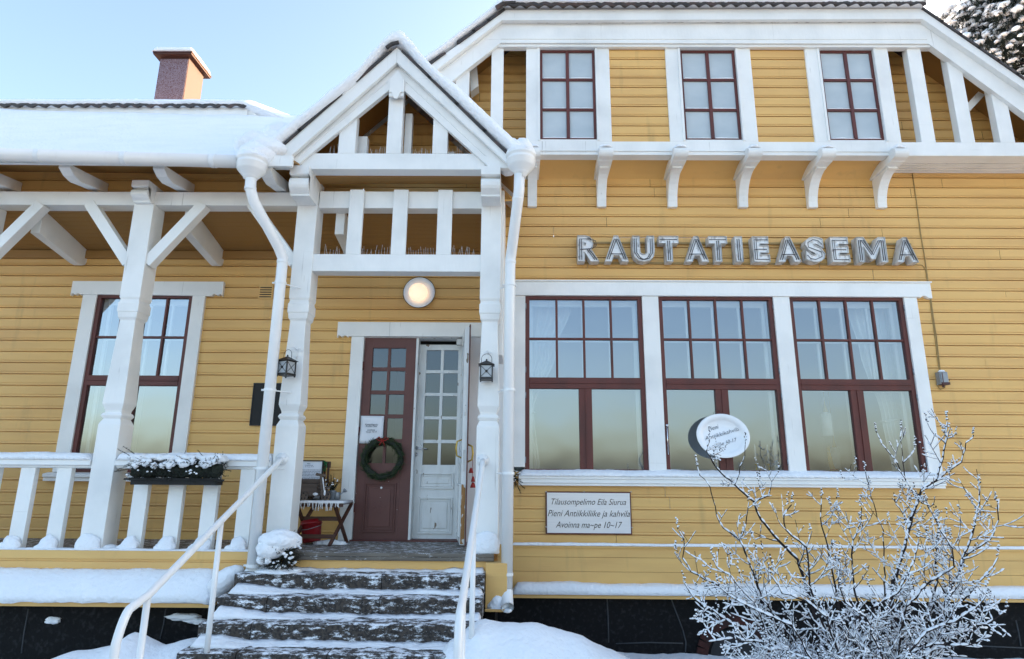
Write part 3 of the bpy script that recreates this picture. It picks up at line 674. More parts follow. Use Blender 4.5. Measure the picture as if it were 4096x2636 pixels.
ex0, ex1 = X('P', 0, 384, EY), X('P', 545, 390, EY)
def eave(x): return EZ0+(EZ1-EZ0)*(x-ex0)/(ex1-ex0)
SL = math.tan(R(38)); 
# upper wall strip between beam and eave + soffit
mb = MB(); siding(-10.5, PXM-.0, bz1-.0, EZ0+.30, PY+.21, Z('z1', 500, 1260, PY+.2), mb, Z('z1', 500, 1180, PY+.2)-Z('z1', 500, 1260, PY+.2))
mb.box(-10.5, PXM-.0, PY+.225, PY+.3, bz1-.02, EZ0+.30)
build(mb, 'clapboard_wall', YEL, B, fixn=False)
mb = MB()     # soffit boards following the roof
for i in range(5):
    y0 = EY+.12*i; 
    vs = [(-10.5, y0, eave(-10.5)+.06+(y0-EY)*SL*.35), (PXM-.02, y0, eave(-2.4)+.06+(y0-EY)*SL*.35), (PXM-.02, y0+.117, eave(-2.4)+.06+(y0+.117-EY)*SL*.35), (-10.5, y0+.117, eave(-10.5)+.06+(y0+.117-EY)*SL*.35)]
    vs += [(a, b, c+.02) for a, b, c in vs]
    mb.add(vs, [(0, 1, 2, 3), (7, 6, 5, 4), (0, 4, 5, 1), (1, 5, 6, 2), (2, 6, 7, 3), (3, 7, 4, 0)])
build(mb, 'eave_soffit', YELSHADE, B)
for k_, (u, v_) in enumerate((('w', 735), ('w', 1620), ('w', -150))):
    x = X('w', v_, 335, EY+.2); e = eave(x)
    m_ = MB(); m_.yz([(EY+.02, e+.02), (EY+.02, e-.02), (EY+.1, e-.07), (EY+.21, e-.09), (EY+.36, e-.06), (PY+.2, e-.02), (PY+.2, e+.10)], x-.06, x+.06); build(m_, 'rafter_tail', WHT, B, bevel=.004)
x = X('v', 1080, 340, EY+.2); e = eave(x); m_ = MB(); m_.yz([(EY+.02, e+.02), (EY+.02, e-.02), (EY+.1, e-.07), (EY+.21, e-.09), (EY+.36, e-.06), (PY+.2, e-.02), (PY+.2, e+.10)], x-.06, x+.06); build(m_, 'rafter_tail', WHT, B, bevel=.004)
mb = MB(); vs = []
for x in (-10.5, PXM-.03):
    e = eave(x); vs += [(x, EY+.01, e), (x, EY-.03, e), (x, EY-.03, e+.12), (x, EY+.01, e+.12)]
mb.add(vs, [(0, 1, 2, 3), (7, 6, 5, 4), (0, 4, 5, 1), (1, 5, 6, 2), (2, 6, 7, 3), (3, 7, 4, 0)]); build(mb, 'eave_fascia', WHT, B, bevel=.004)
# gutter: half-round trough with snow, sections with sleeves
GR = .066; GY = EY-.11
gz = lambda x: Z('P', 0, 344, GY)*0 + (Z('P', 20, 362, GY) + (Z('P', 540, 377, GY)-Z('P', 20, 362, GY))*(x-X('P', 20, 362, GY))/(X('P', 540, 377, GY)-X('P', 20, 362, GY)))
mb = MB(); gx0, gx1 = -10.5, X('P', 556, 380, GY)
mb.tube([(gx0, GY, gz(gx0)), (gx1, GY, gz(gx1))], GR, 20)
GUT = build(mb, 'gutter', PIP, B, smooth=True)
mb = MB()
for (k_, x_) in (('z1', 300), ('z1', 900), ('z1', 1520), ('z1', 30)):
    xx = X(k_, x_, 1080, GY); mb.tube([(xx-.05, GY, gz(xx-.05)), (xx, GY, gz(xx))], GR+.005, 20)
build_each(mb, 'gutter_sleeve', PIP, GUT, smooth=False)

# railing: moulded rail, flat balusters, snow
rz0, rz1 = Z('f', 1500, 292, PY+.02), Z('f', 1500, 215, PY+.02)
def rail(x0, x1):
    m_ = MB(); m_.yz([(PY+.16, rz0+.02), (PY+.16, rz1), (PY-.02, rz1), (PY-.02, rz1-.05), (PY+.0, rz1-.058), (PY+.0, rz0+.035), (PY+.015, rz0+.03), (PY+.015, rz0+.01), (PY+.03, rz0), (PY+.13, rz0)], x0, x1)
    o = build(m_, 'railing', WHT, B, bevel=.003)
    s_ = MB(); snow_loft(s_, x0+.005, x1-.005, lambda x: dome(PY+.17, PY-.035, rz1, .072+.012*nz(x*2, 4, 1), 9), 90, .010, x0, .03); build(s_, 'rail_snow', SNOW, o, smooth=True)
rail(-10.5, PXL-.122); rail(PXL+.122, PXM-.122)
balx = [X('b1', 163, 400, PY+.03), X('b1', 420, 400, PY+.03), X('b1', 978, 400, PY+.03), X('b1', 1225, 400, PY+.03), X('b1', 1468, 400, PY+.03), X('b1', 1718, 400, PY+.03)]
balx += [balx[0]-.36*i for i in (1, 2, 3)]
for x in balx:
    m_ = MB(); m_.box(x-.072, x+.072, PY+.03, PY+.09, FL, rz0); o = build(m_, 'baluster', WHT, B, bevel=.003)
    s_ = MB(); s_.blob((x-.01, PY+.0, FL+.03), .085, (1.0, .45, 1.1), .25, 1.5, 3, flatb=.4, seed=x); s_.blob((x-.06, PY-.01, FL+.01), .06, (1.2, .5, .8), .3, 1.7, 3, flatb=.3, seed=x+4); build(s_, 'foot_snow', SNOW, o, smooth=True)
s_ = MB(); s_.blob((PXL-.01, PY-.03, FL+.03), .12, (1.0, .4, .95), .2, 1.5, 3, flatb=.4, seed=1); s_.blob((PXL+.17, PY+.05, FL+.0), .07, (1.1, 1, .6), .3, 1.5, 3, seed=7)
s_.blob((PXR-.0, PY-.03, FL+.05), .135, (1.0, .35, 1.15), .15, 1.5, 3, flatb=.4, seed=11)
snow_loft(s_, -7.5, xfl+.1, lambda x: dome(FY+.06, FY-.02, FL, .014+.010*nz(x*4, 2, 9), 5), 300, .008, 2, .05)
s_.blob((X('t', 800, 1110, -.35), -.35, FL), .12, (1.5, .8, .38), .35, 2, 3, flatb=0, seed=3)
build(s_, 'deck_snow', SNOW, B, smooth=True)

# ---------------- veranda and main left roof -----------------
GA, GB_ = PY-.36, PY-.30       # outer and inner barge planes
SLR = (Z('P', 380, 268, 1.9)-gz(-5)-.075)/(1.9-GY-.01)
GAZ = Z('g', 830, 165, GA); GSL = (GAZ-Z('P', 634, 374, GA))/(X('g', 830, 165, GA)-X('P', 634, 374, GA))
mb = MB()      # snow covered slope from the eave up to the higher roof
nxs, nys = 150, 60; xsA, xsB = -12.0, -.45
def roofz(x, y):
    xg = max(x, -10.5); fr = GY+.01; base = gz(xg)+.075 + (y-fr)*SLR
    edge = max(0, min(1, (y-fr)/.16)); base -= (1-math.sqrt(1-(1-edge)**2))*.075
    tg = max(0, min(1, (y-GA-.05)/.55)); tg = tg*tg*(3-2*tg)
    g = GAZ + .17 - abs(x-GXC)*GSL - (1-tg)*1.5
    k_ = .6*tg+.02; h = max(k_-abs(base-g), 0)/k_; v = max(base, g)+h*h*h*k_/6*1.6
    return v + (.022*nz(x*1.2, y*1.2, 1)+.012*nz(x*4, y*4, 3)+.006*nz(x*11, y*11, 5))*min(1, edge+.25)
GXC = (X('g', 830, 300, GA))
vs = []; fs = []
for i in range(nxs+1):
    for j in range(nys+1):
        x = xsA+(xsB-xsA)*i/nxs; y = GY+.01+(2.2-GY)*(j/nys)**1.35
        xl_ = X('P', 628, 374, GA)+.03; tq = max(0, min(1, (y-GA-.50)/.45)); xm_ = xl_+(GXC-xl_)*tq*tq*(3-2*tq)
        xx = xsA+(xm_-xsA)*(i/nxs)
        vs.append((xx, y, roofz(xx, y)))
for i in range(nxs):
    for j in range(nys): a = i*(nys+1)+j; fs.append((a, a+nys+1, a+nys+2, a+1))
mb.add(vs, fs); ROOF = build(mb, 'snowy_roof', SNOW, B, smooth=True, fixn=False)
# the higher roof behind: half hip with tile edge and fascia
Yh = 1.9; hx1 = X('z1', 1735, 745, Yh); htop = Z('z1', 1000, 750, Yh); hbot = Z('z1', 1000, 808, Yh); hx2 = X('z1', 1990, 900, Yh)
mb = MB(); mb.box(-14, hx1, Yh, Yh+.05, hbot-.3, htop-.005); mb.xz([(hx1, htop-.01), (hx2, Z('z1', 1990, 930, Yh)), (hx2-.2, hbot-.3), (hx1, hbot-.3)], Yh+.03, Yh+.08); build(mb, 'eave_fascia', WHT, B)
def tile_edge(mb_, x0, x1, y, z, pitch=.20, h=.035, dep=.3):
    n = int((x1-x0)/pitch*8); vs = []; fs = []
    for i in range(n+1):
        x = x0+(x1-x0)*i/n; w_ = .5+.5*math.sin(2*math.pi*(x-x0)/pitch); zz_ = z+h*.9*w_**.7
        vs += [(x, y, zz_-h), (x, y, zz_+.012), (x, y+dep, zz_+.012+dep*.5), (x, y+dep, zz_-h+dep*.5)]
    for i in range(n):
        for j in range(4): a = i*4+j; b = i*4+(j+1) % 4; fs.append((a, b, b+4, a+4))
    mb_.add(vs, fs)
mb = MB(); tile_edge(mb, -12, hx1+.02, Yh-.06, htop+.0, .22, .05); build(mb, 'roof_tiles', TILE, B, smooth=False)
mb = MB()
zs_ = Z('z1', 1000, 652, Yh)
def hprof(x):
    t = max(0, (x-(hx1-.05))); drop = t*.42
    return [(Yh+.6, htop+.03-drop-.3)]+[(Yh-.10+.7*(1-s_), htop+.04-drop+.44*(1-s_)*.3+(zs_-htop-.05)*(1-s_**3)) for s_ in (0, .2, .4, .6, .75, .88, .96, 1)]+[(Yh-.06, htop+.02-drop)]
snow_loft(mb, -12, hx2+.9, hprof, 220, .02, 7, .5); build(mb, 'snowy_roof', SNOW, B, smooth=True)
mb = MB(); mb.xz([(-12, htop), (hx1, htop), (hx2+.6, htop-1), (-12, htop-1)], Yh+.5, Yh+.6); build(mb, 'roof_gable', WHT, B)
# chimney
CY = 3.0
c0, c1 = X('z1', 1085, 640, CY), X('z1', 1290, 640, CY); cb, ctop = Z('z1', 1100, 700, CY), Z('z1', 1150, 395, CY)
mb = MB(); mb.box(c0, c1, CY, CY+.56, cb-1.2, ctop); CH = build(mb, 'chimney', IRED, B, bevel=.01)
mb = MB(); mb.box(c0+.01, c1-.01, CY-.006, CY-.001, cb-.2, ctop-.06); build(mb, 'frost', CHFR, CH)
mb = MB(); t1 = Z('z1', 1200, 358, CY-.1); mb.box(c0-.09, c1+.09, CY-.10, CY+.66, ctop-.02, ctop+.012); mb.box(c0-.10, c1+.10, CY-.11, CY+.67, ctop+.012, t1); build(mb, 'chimney_cap', IRED, CH, bevel=.008)
mb = MB(); snow_loft(mb, c0-.10, c1+.10, lambda x: [(CY+.67, t1)]+[(CY+.67-.80*s_, t1+.13*(1-abs(2*s_-1)**14)) for s_ in (0, .04, .1, .25, .5, .75, .9, .96, 1)], 30, .012, 2, .08); build(mb, 'cap_snow', SNOW, CH, smooth=True)
mb = MB(); mb.box(c0-.09, c1+.05, CY-.116, CY-.111, ctop+.02, t1-.01); build(mb, 'frost', CHFR, CH)

# ---------------- porch gable -----------------
def gp(x, y, Y): p = at('g', x, y, Y); return (p.x, p.z)
apT, apB = gp(832, 165, GA), gp(830, 310, GA)
lT, lB = at('P', 634, 374, GA), at('P', 657, 385, GA)
rT, rB = gp(1900, 1060, GA), at('P', 1189, 385, GA)
lEndT = (lT.x, lT.z); lEndB = (lB.x, lB.z)
mb = MB()
mb.xz([apT, apB, (lEndB[0], lEndB[1]), (lEndT[0]-.0, lEndT[1]-.02), (lEndT[0]-.02, lEndT[1]+.03)], GA, GA+.05)
mb.xz([(apT[0]+.0005, apT[1]), (apB[0]+.0005, apB[1]), (rB.x, rB.z), (rB.x+.05, rB.z+.04), (2*apT[0]-lEndT[0]+.02, lEndT[1]+.03)], GA, GA+.05)
build(mb, 'barge_board', WHT, B, bevel=.004)
ib0, ibl, ibr = gp(830, 515, GB_), gp(0, 1190, GB_), gp(1690, 1287, GB_)
sl = (ib0[1]-ibl[1])/(ib0[0]-ibl[0]); zbm = Z('g', 900, 1318, GB_); zbt = Z('g', 900, 1165, GB_)
mb = MB(); gcx = ib0[0]
lx = gcx-(ib0[1]-zbm)/sl; rx_ = gcx+(ib0[1]-zbm)/sl
mb.xz([(gcx, apB[1]+.1), (gcx, ib0[1]), (lx, zbm), (lx-.22, zbm)], GB_, GB_+.06); mb.xz([(gcx+.0005, apB[1]+.1), (gcx+.0005, ib0[1]), (rx_, zbm), (rx_+.22, zbm)], GB_, GB_+.06)
build(mb, 'inner_barge_board', WHT, B, bevel=.004)
mb = MB()      # thin bead along the inner boards
for s_ in (-1, 1):
    a = Vector((gcx+s_*.10, GB_-.002, ib0[1]+.12-.10*sl)); b = Vector((gcx+s_*(gcx-lx-.05), GB_-.002, zbm+.14)); mb.tube([a, b], .006, 6)
build(mb, 'barge_bead', WHT, B)
GC = GB_+.015
mb = MB(); mb.box(lx+.06, rx_-.06, GC+.02, GC+.17, zbm, zbt); build(mb, 'gable_beam', WHT, B, bevel=.005)
for nm_, a, b, tp in (('gable_post', 738, 880, 600), ('gable_post', 282, 443, 830), ('gable_post', 1177, 1320, 860)):
    xa1, xb1 = X('g', a, 900 if nm_ else 0, GC), X('g', b, 900, GC)
    ztl = ib0[1]-abs(xa1-gcx)*sl+.04 if a < 700 or a > 1000 else ib0[1]-.02
    ztr = ib0[1]-abs(xb1-gcx)*sl+.04 if a < 700 or a > 1000 else ib0[1]-.02
    m_ = MB(); m_.xz([(xa1, zbt), (xb1, zbt), (xb1, ztr), (xa1, ztl)], GC+.02, GC+.12); build(m_, nm_, WHT, B, bevel=.004)
mb = MB(); ka, kb = X('g', 757, 600, GB_-.03), X('g', 898, 600, GB_-.03); kz0, kz1, kz2 = Z('g', 830, 662, GB_-.03), Z('g', 830, 597, GB_-.03), Z('g', 830, 400, GB_-.03)
mb.xz([(ka, kz0+.03), (kb, kz0+.03), (kb, kz2-.1), ((ka+kb)/2, kz2+.02), (ka, kz2-.1)], GB_-.035, GB_)
mb.xz([(ka+.03, kz1)]+[((ka+kb)/2+ .028*math.cos(a_), kz0+.02+.028*math.sin(a_)) for a_ in [math.pi+math.pi*i/8 for i in range(9)]]+[(kb-.03, kz1)], GB_-.055, GB_-.036)
mb.box(ka-.004, kb+.004, GB_-.045, GB_-.036, kz1-.006, kz1+.006)
build(mb, 'king_post_pendant', WHT, B, bevel=.003)
# rear frame inside gable + backing wall
YB2 = -.60
for a, b in ((440, 555), (905, 975), (1325, 1388)):
    xa1, xb1 = X('g', a, 1100, PY-.05), X('g', b, 1100, PY-.05); ztt = ib0[1]-.12-abs((xa1+xb1)/2-gcx)*sl
    m_ = MB(); m_.box(xa1, xb1, PY-.09, PY-.01, zbt-.15, ztt); build(m_, 'rear_gable_post', WHT, B, bevel=.003)
mb = MB(); siding(-2.65, .0, zbm-.05, 6.1, YB2, Z('g', 640, 1003, YB2), mb); clip(mb, [(Vector((gcx, 0, apB[1])), Vector((-sl, 0, 1)).normalized()), (Vector((gcx, 0, apB[1])), Vector((sl, 0, 1)).normalized())]); build(mb, 'clapboard_wall', YEL, B, fixn=False)
mb = MB()
for s_ in (-1, 1):     # boarded undersides of the porch roof
    x1_ = gcx+s_*1.30; z1_ = apB[1]-1.30*sl+.06
    vs = [(gcx, GA+.05, apB[1]+.08), (x1_, GA+.05, z1_), (x1_, YB2, z1_), (gcx, YB2, apB[1]+.08)]; vs += [(a, b, c+.03) for a, b, c in vs]
    mb.add(vs, [(0, 1, 2, 3), (7, 6, 5, 4), (0, 4, 5, 1), (1, 5, 6, 2), (2, 6, 7, 3), (3, 7, 4, 0)])
build(mb, 'porch_roof_boards', YELSHADE, B)
mb = MB()
for i in range(5): mb.box(PXM+.1, PXR-.1, GC+.17+.035*i+.002, GC+.17+.035*(i+1)-.003, zbm-.01, zbm+.01)
build(mb, 'porch_soffit', YELSHADE, B, bevel=.002)
spikes(lx+.3, rx_-.3, GC+.1, zbt, 70, 'bird_spikes', 5)
# stepped tiles on the rakes and snow above
def rake_tiles(mb_, p0, p1, n, y, th=.006, lift=.014, skip=()):
    p0, p1 = Vector(p0), Vector(p1); d = (p1-p0)/n; u = d.normalized(); nn = Vector((-u.y, u.x)); nn = nn if nn.y > 0 else -nn
    for i in range(n):
        if i in skip: continue
        a = p0+d*i; b = p0+d*(i+1)+u*.03
        mb_.xz([tuple(a-nn*.012), tuple(b-nn*.012), tuple(b+nn*(lift+th)), tuple(a+nn*th)], y-.02, y+.3)
mb = MB(); rake_tiles(mb, (apT[0]-.06, apT[1]-.05), (lEndT[0]-.02, lEndT[1]+.03), 4, GA); rake_tiles(mb, (apT[0]+.06, apT[1]-.05), (2*apT[0]-lEndT[0]+.02, lEndT[1]+.03), 4, GA)
mb.tube([(apT[0]-.10, GA-.05, apT[1]-.045), (apT[0]-.05, GA-.05, apT[1]+.0), (apT[0]+.03, GA-.05, apT[1]+.022)], .022, 6)
build(mb, 'roof_tiles', TILE, B)
def rake_snow(mb_, path, th, y0, y1, seed=0, n=70):
    """snow lying on a sloping roof edge: path in XZ, thickness th(t) measured upwards"""
    P_ = [Vector(p) for p in path]; L_ = [0]
    for a, b in zip(P_, P_[1:]): L_.append(L_[-1]+(b-a).length)
    rings = []; sh = [(.05, .08), (.02, .2), (.004, .4), (.012, .66), (.045, .88), (.09, .98), (.14, 1.03), (.5, 1), (1, 1), (1, 0)]
    for i in range(n+1):
        s_ = L_[-1]*i/n; irr = 1+.22*nz(s_*2.1, seed)+.12*nz(s_*6, seed, 3); k_ = max(j for j in range(len(L_)-1) if L_[j] <= s_+1e-9); tt = (s_-L_[k_])/(L_[k_+1]-L_[k_]); p = P_[k_].lerp(P_[k_+1], tt); t = i/n
        h = th(t)*irr; ring = []
        for (a, b) in sh:
            a_ = .02*nz(p.x*2, a*3, seed)+.014*nz(p.x*8, a*8+seed, 2)+.006*nz(p.x*25, a*20, b*9)
            ring.append((p.x, y0+(min(a, .14)*1.2 + (max(a, .14)-.14)*(y1-y0-.17)/.86)+a_*.5, p.y+h*b+(a_ if b > .3 else 0)))
        rings.append(ring)
    m_ = len(sh); vs = [v for r in rings for v in r]; fs = []
    for i in range(n):
        for j in range(m_): a = i*m_+j; b = i*m_+(j+1) % m_; fs.append((a, b, b+m_, a+m_))
    fs += [tuple(range(m_)), tuple(range(n*m_, (n+1)*m_))]; mb_.add(vs, fs)
mb = MB()
lx0, rx0 = lEndT[0]-.02, 2*apT[0]-lEndT[0]+.10
pathg = [(lx0-.10, lEndT[1]-.03), (apT[0]-.45, apT[1]-.45*GSL-.015), (apT[0]-.22, apT[1]-.20), (apT[0]-.15, apT[1]-.10), (apT[0]-.07, apT[1]-.02), (apT[0], apT[1]+.0), (apT[0]+.07, apT[1]-.03), (apT[0]+.15, apT[1]-.12), (apT[0]+.22, apT[1]-.215), (rx0+.02, lEndT[1]-.055)]
rake_snow(mb, pathg, lambda t: .195+.04*math.exp(-((t-.5)/.07)**2)+.02*math.sin(9*t)+(.02 if t > .5 else 0), GA-.075, .4, 3, 160)
mb.blob((rx0-.12, GA+.22, lEndT[1]+.17), .2, (1.0, 1.0, .95), .25, 1.4, 3, seed=3); mb.blob((rx0+.02, GA+.25, lEndT[1]+.23), .15, (.95, 1, 1.0), .2, 1.4, 3, seed=8)
for (u, v, yy, rr_) in ((600, 352, GY+.10, .17), (622, 340, GY+.16, .17), (640, 318, GA+.16, .15), (600, 330, GY+.3, .20), (655, 300, GA+.2, .16)): mb.blob(at('P', u, v+14, yy), rr_, (1.15, 1, .8), .2, 1.4, 3, seed=u)
build(mb, 'gable_snow', SNOW, B, smooth=True)

# ---------------- jettied upper storey -----------------
BY = -.45
def bx(k, x, y): return X(k, x, y, BY)
bt, bb0, bb1 = Z('P', 1500, 113.5, BY), Z('P', 1500, 330.5, BY), Z('P', 1500, 362, BY)
posts = [('z2', 815, 893, 600), ('z2', 1047, 1132, 600), ('z2', 1292, 1389, 650), ('z2', 1781, 1882, 650), ('z2', 2283, 2387, 665), ('z3', 393, 498, 665), ('z3', 888, 989, 665), ('z3', 1376, 1480, 665), ('z3', 1618, 1715, 665), ('z3', 1893, 1992, 700), ('z3', 2185, 2287, 800), ('z3', 2480, 2580, 900), ('z3', 2790, 2890, 950)]
# rake line of the frieze (lower edge)
fl0, fl1 = at('P', 1170, 100, BY), at('P', 1068, 184, BY); fr0, fr1 = at('P', 2170, 102, BY), at('P', 2393, 264, BY)
slL = (fl0.z-fl1.z)/(fl0.x-fl1.x); slR = (fr0.z-fr1.z)/(fr1.x-fr0.x)
px_list = []
for i, (k_, a, b, yy) in enumerate(posts):
    xa1, xb1 = bx(k_, a, yy), bx(k_, b, yy); px_list.append((xa1, xb1))
    f_ = lambda x: min(bt+.02, fl0.z-(fl0.x-x)*slL+.03, fr0.z-(x-fr0.x)*slR+.03)
    if i in (0,): xa1 -= .03
    m_ = MB(); m_.xz([(xa1, bb0-.001), (xb1, bb0-.001), (xb1, f_(xb1)), (xa1, f_(xa1))], BY, BY+.10); build(m_, 'frame_post', WHT, B, bevel=.004)
mb = MB(); mb.box(-1.0, XE, BY, BY+.13, bb1, bb0); build(mb, 'frame_sill_beam', WHT, B, bevel=.004)
mb = MB(); mb.box(px_list[2][0], px_list[7][1], BY-.012, BY-.001, bb1+.045, bb1+.055); build(mb, 'beam_moulding', WHT, B)
# siding panels
for i in (3, 5):
    mb = MB(); siding(px_list[i][1]-.01, px_list[i+1][0]+.01, bb0-.01, bt+.03, BY+.03, Z('z2', 2000, 470, BY), mb, .1353*.985); build(mb, 'clapboard_panel', YEL, B, fixn=False)
# upper windows
for i in (2, 4, 6):
    x0, x1 = px_list[i][1]+.003, px_list[i+1][0]-.003; z0, z1 = Z('z2', 1600, 972, BY), bt-.002
    f = MB(); g_ = MB(); s_ = MB(); fw = .03; y = BY+.03
    f.box(x0, x0+fw, y, y+.05, z0, z1); f.box(x1-fw, x1, y, y+.05, z0, z1); f.box(x0+fw, x1-fw, y, y+.05, z1-fw, z1); f.box(x0+fw, x1-fw, y, y+.05, z0, z0+fw)
    xm = (x0+x1)/2; f.box(xm-.02, xm+.02, y-.005, y+.045, z0+fw, z1-fw)
    for k_ in (1, 2): zz_ = z0+(z1-z0)*k_/3; f.box(x0+fw, x1-fw, y+.0, y+.042, zz_-.016, zz_+.016)
    o = build(f, 'attic_window', RED, B, bevel=.003)
    for k_ in range(3):
        for (a, b) in ((x0+fw, xm-.02), (xm+.02, x1-fw)):
            za1 = z0+(z1-z0)*k_/3+(.016 if k_ else fw); zb1 = z0+(z1-z0)*(k_+1)/3-(.016 if k_ < 2 else fw)
            g_.add([(a, y+.02, za1), (b, y+.02, za1), (b, y+.02, zb1), (a, y+.02, zb1)], [(0, 1, 2, 3)])
            snow_loft(s_, a+.003, b-.003, lambda x: dome(y+.019, y-.004, za1, .014+.008*nz(x*9, za1, 2), 5), 14, .004, a, .01)
    mb = MB(); mb.box(x0, x1, y+.055, y+.07, z0, z1)
    build(g_, 'frosted_pane', FROST, o, fixn=False); build(s_, 'muntin_snow', SNOW, o, smooth=True)
    mb = MB(); mb.box(x0-.003, x1+.003, BY+.01, BY+.10, bb0-.001, z0); build(mb, 'window_sill', WHT, o, bevel=.002)
    # thin white stops either side
    mb = MB(); mb.box(x0-.03, x0-.0035, BY-.012, BY-.001, z0-.02, z1); mb.box(x1+.0035, x1+.03, BY-.012, BY-.001, z0-.02, z1); build_each(mb, 'window_stop', WHT, o)
# underside: coved boards over the wall, slatted soffit right of the bay
xbay = px_list[7][1]
mb = MB(); pr = [(BY+.13, bb1+.02)]+[(BY+.13+(.45-.13)*t, bb1+.02-.11*t**2) for t in (.2, .4, .6, .8, 1)]; pr += [(0, bb1+.05), (BY+.13, bb1+.05)]
mb.yz(pr, px_list[2][0]-.02, xbay-.03); build(mb, 'coved_soffit', YEL, B, smooth=False)
mb = MB()
for i in range(5): mb.box(xbay-.02, XE, BY+.131+.064*i, BY+.131+.064*(i+1)-.015, bb1-.0, bb1+.035)
mb.box(xbay-.02, XE, BY+.13, 0, bb1+.037, bb1+.045); build(mb, 'slatted_soffit', WHT, B, bevel=.002)
mb = MB(); mb.box(-1.0, px_list[2][0]-.03, BY+.13, 0, bb1+.01, bb1+.03); build(mb, 'slatted_soffit', YEL, B)
# brackets
def bracket(xc, w_=.084):
    zt, za_ = bb1+.055, bb1-.085
    m_ = MB(); arm = [(0, za_-.02), (0, zt), (BY-.06, zt)]
    for i in range(9):
        a = math.pi*(.5+ i/8); arm.append((BY-.06+.062*math.cos(a), zt-.062+.062*math.sin(a)))
    arm += [(BY-.02, zt-.13), (BY+.0, za_), (BY+.05, za_)]
    m_.yz(arm, xc-w_, xc+w_)
    kn = [(0, za_-.02), (BY+.10, za_-.001), (BY+.085, za_-.035)]
    zk = 4.93
    for i in range(1, 9):
        t = i/8; kn.append((BY+.085+(.305)*(math.sin(t*math.pi/2))**1.0*1.0, za_-.035-(za_-.035-zk)*(1-math.cos(t*math.pi/2))*1.0 if i < 8 else zk))
    kn += [(0, zk)]
    m_.yz(kn, xc-w_*.68, xc+w_*.68)
    o = build(m_, 'bracket', WHT, B, bevel=.003)
    s_ = MB(); s_.blob((xc, BY-.05, zt+.004), .06, (1.3, 1.1, .6), .25, 1.8, 3, flatb=.1, seed=xc); build(s_, 'bracket_snow', SNOW, o, smooth=True)
bxs = [(px_list[i][0]+px_list[i][1])/2 for i in (2, 3, 4, 5, 6, 7)]
for x in bxs: bracket(x)
# frieze, fascia, inner rake boards
def rakeband(top, bot, y0, y1, nm, m_=WHT):
    """top / bot: [L end, L corner, R corner, R end] in P pixels on plane y0"""
    T = [at('P', *p, y0) for p in top]; U = [at('P', *p, y0) for p in bot]; mb_ = MB()
    for i in range(3): 
        q = [(T[i].x, T[i].z), (T[i+1].x, T[i+1].z), (U[i+1].x, U[i+1].z), (U[i].x, U[i].z)]
        mb_.xz(q, y0, y1)
    return build(mb_, nm, m_, B)
rakeband([(860, 257), (1183, 23), (2150, 20), (2560, 301)], [(860, 286), (1172, 47), (2156, 44), (2560, 321)], BY-.12, BY-.04, 'roof_fascia')
rakeband([(860, 272), (1176, 36), (2154, 34), (2560, 312)], [(860, 344), (1170, 100), (2170, 102), (2560, 386)], BY-.05, BY+.03, 'frieze_board')
mb = MB()
for p0, p1 in (((1176, 55), (2152, 55)), ((1170, 100), (2170, 102)), ((1170, 91), (2166, 92)), ((1035, 165), (1176, 55)), ((2152, 55), (2420, 237)), ((1172, 50), (2156, 48))):
    mb.tube([at('P', *p0, BY-.052), at('P', *p1, BY-.052)], .006, 6)
build(mb, 'frieze_bead', WHT, B)
mb = MB(); a, b = at('P', 1150, 101, BY), at('P', 2178, 103, BY); mb.box(a.x, b.x, BY-.035, BY+.05, bt, (a.z+b.z)/2); build(mb, 'head_band', WHT, B, bevel=.004)
mb = MB(); a, b = at('P', 1172, 47.5, BY-.1), at('P', 2156, 46, BY-.1); mb.tube([(a.x, BY-.065, a.z-.01), (0.9, BY-.065, a.z-.014), (1.8, BY-.068, a.z-.004), (3.1, BY-.065, b.z-.016), (b.x, BY-.065, b.z-.01)], .006, 6); build(mb, 'roof_wire', STEEL, B)
# roof body, tiles, snow
rk = [at('P', 860, 257, BY-.12), at('P', 1183, 23, BY-.12), at('P', 2150, 20, BY-.12), at('P', 2560, 301, BY-.12)]
mb = MB(); pts = [(p.x, p.z-.02) for p in rk] + [(rk[3].x, rk[3].z-.14), (rk[2].x-.05, rk[2].z-.16), (rk[1].x+.05, rk[1].z-.16), (rk[0].x, rk[0].z-.14)]
for i in range(3): mb.xz([pts[i], pts[i+1], pts[6-i], pts[7-i]], BY-.04, 6.5)
build(mb, 'main_roof', TILE, B)
mb = MB(); tile_edge(mb, rk[1].x-.02, rk[2].x+.03, BY-.20, rk[1].z+.015, .155, .03, .25)
shiftm(mb, lambda v: v+Vector((0, 0, (rk[2].z-rk[1].z)*(v.x-rk[1].x)/(rk[2].x-rk[1].x))))
rake_tiles(mb, (rk[1].x-.02, rk[1].z-.0), (rk[0].x, rk[0].z), 9, BY-.12, .012, .018, (3, 5)); rake_tiles(mb, (rk[2].x+.02, rk[2].z), (rk[3].x, rk[3].z), 9, BY-.12, .008, .010)
mb.tube([(rk[1].x-.12, BY-.19, rk[1].z-.03), (rk[1].x-.02, BY-.19, rk[1].z+.04), (rk[1].x+.12, BY-.19, rk[1].z+.045)], .03, 8)
build(mb, 'roof_tiles', TILE, B)
mb = MB(); snow_loft(mb, rk[1].x-.05, rk[2].x+.02, lambda x: [(.6, rk[1].z+.05)]+[(-.68+1.28*(1-s_), rk[1].z+.045+(rk[2].z-rk[1].z)*(x-rk[1].x)/(rk[2].x-rk[1].x)+.16*(1-s_**4)+.35*(1-s_)) for s_ in (0, .3, .5, .7, .85, .93, .98, 1)]+[(-.62, rk[1].z+.04)], 260, .022, 8, .1)
rake_snow(mb, [(rk[0].x, rk[0].z+.03), (rk[1].x-.03, rk[1].z+.04)], lambda t: .16, BY-.17, 6.4, 5, 90)
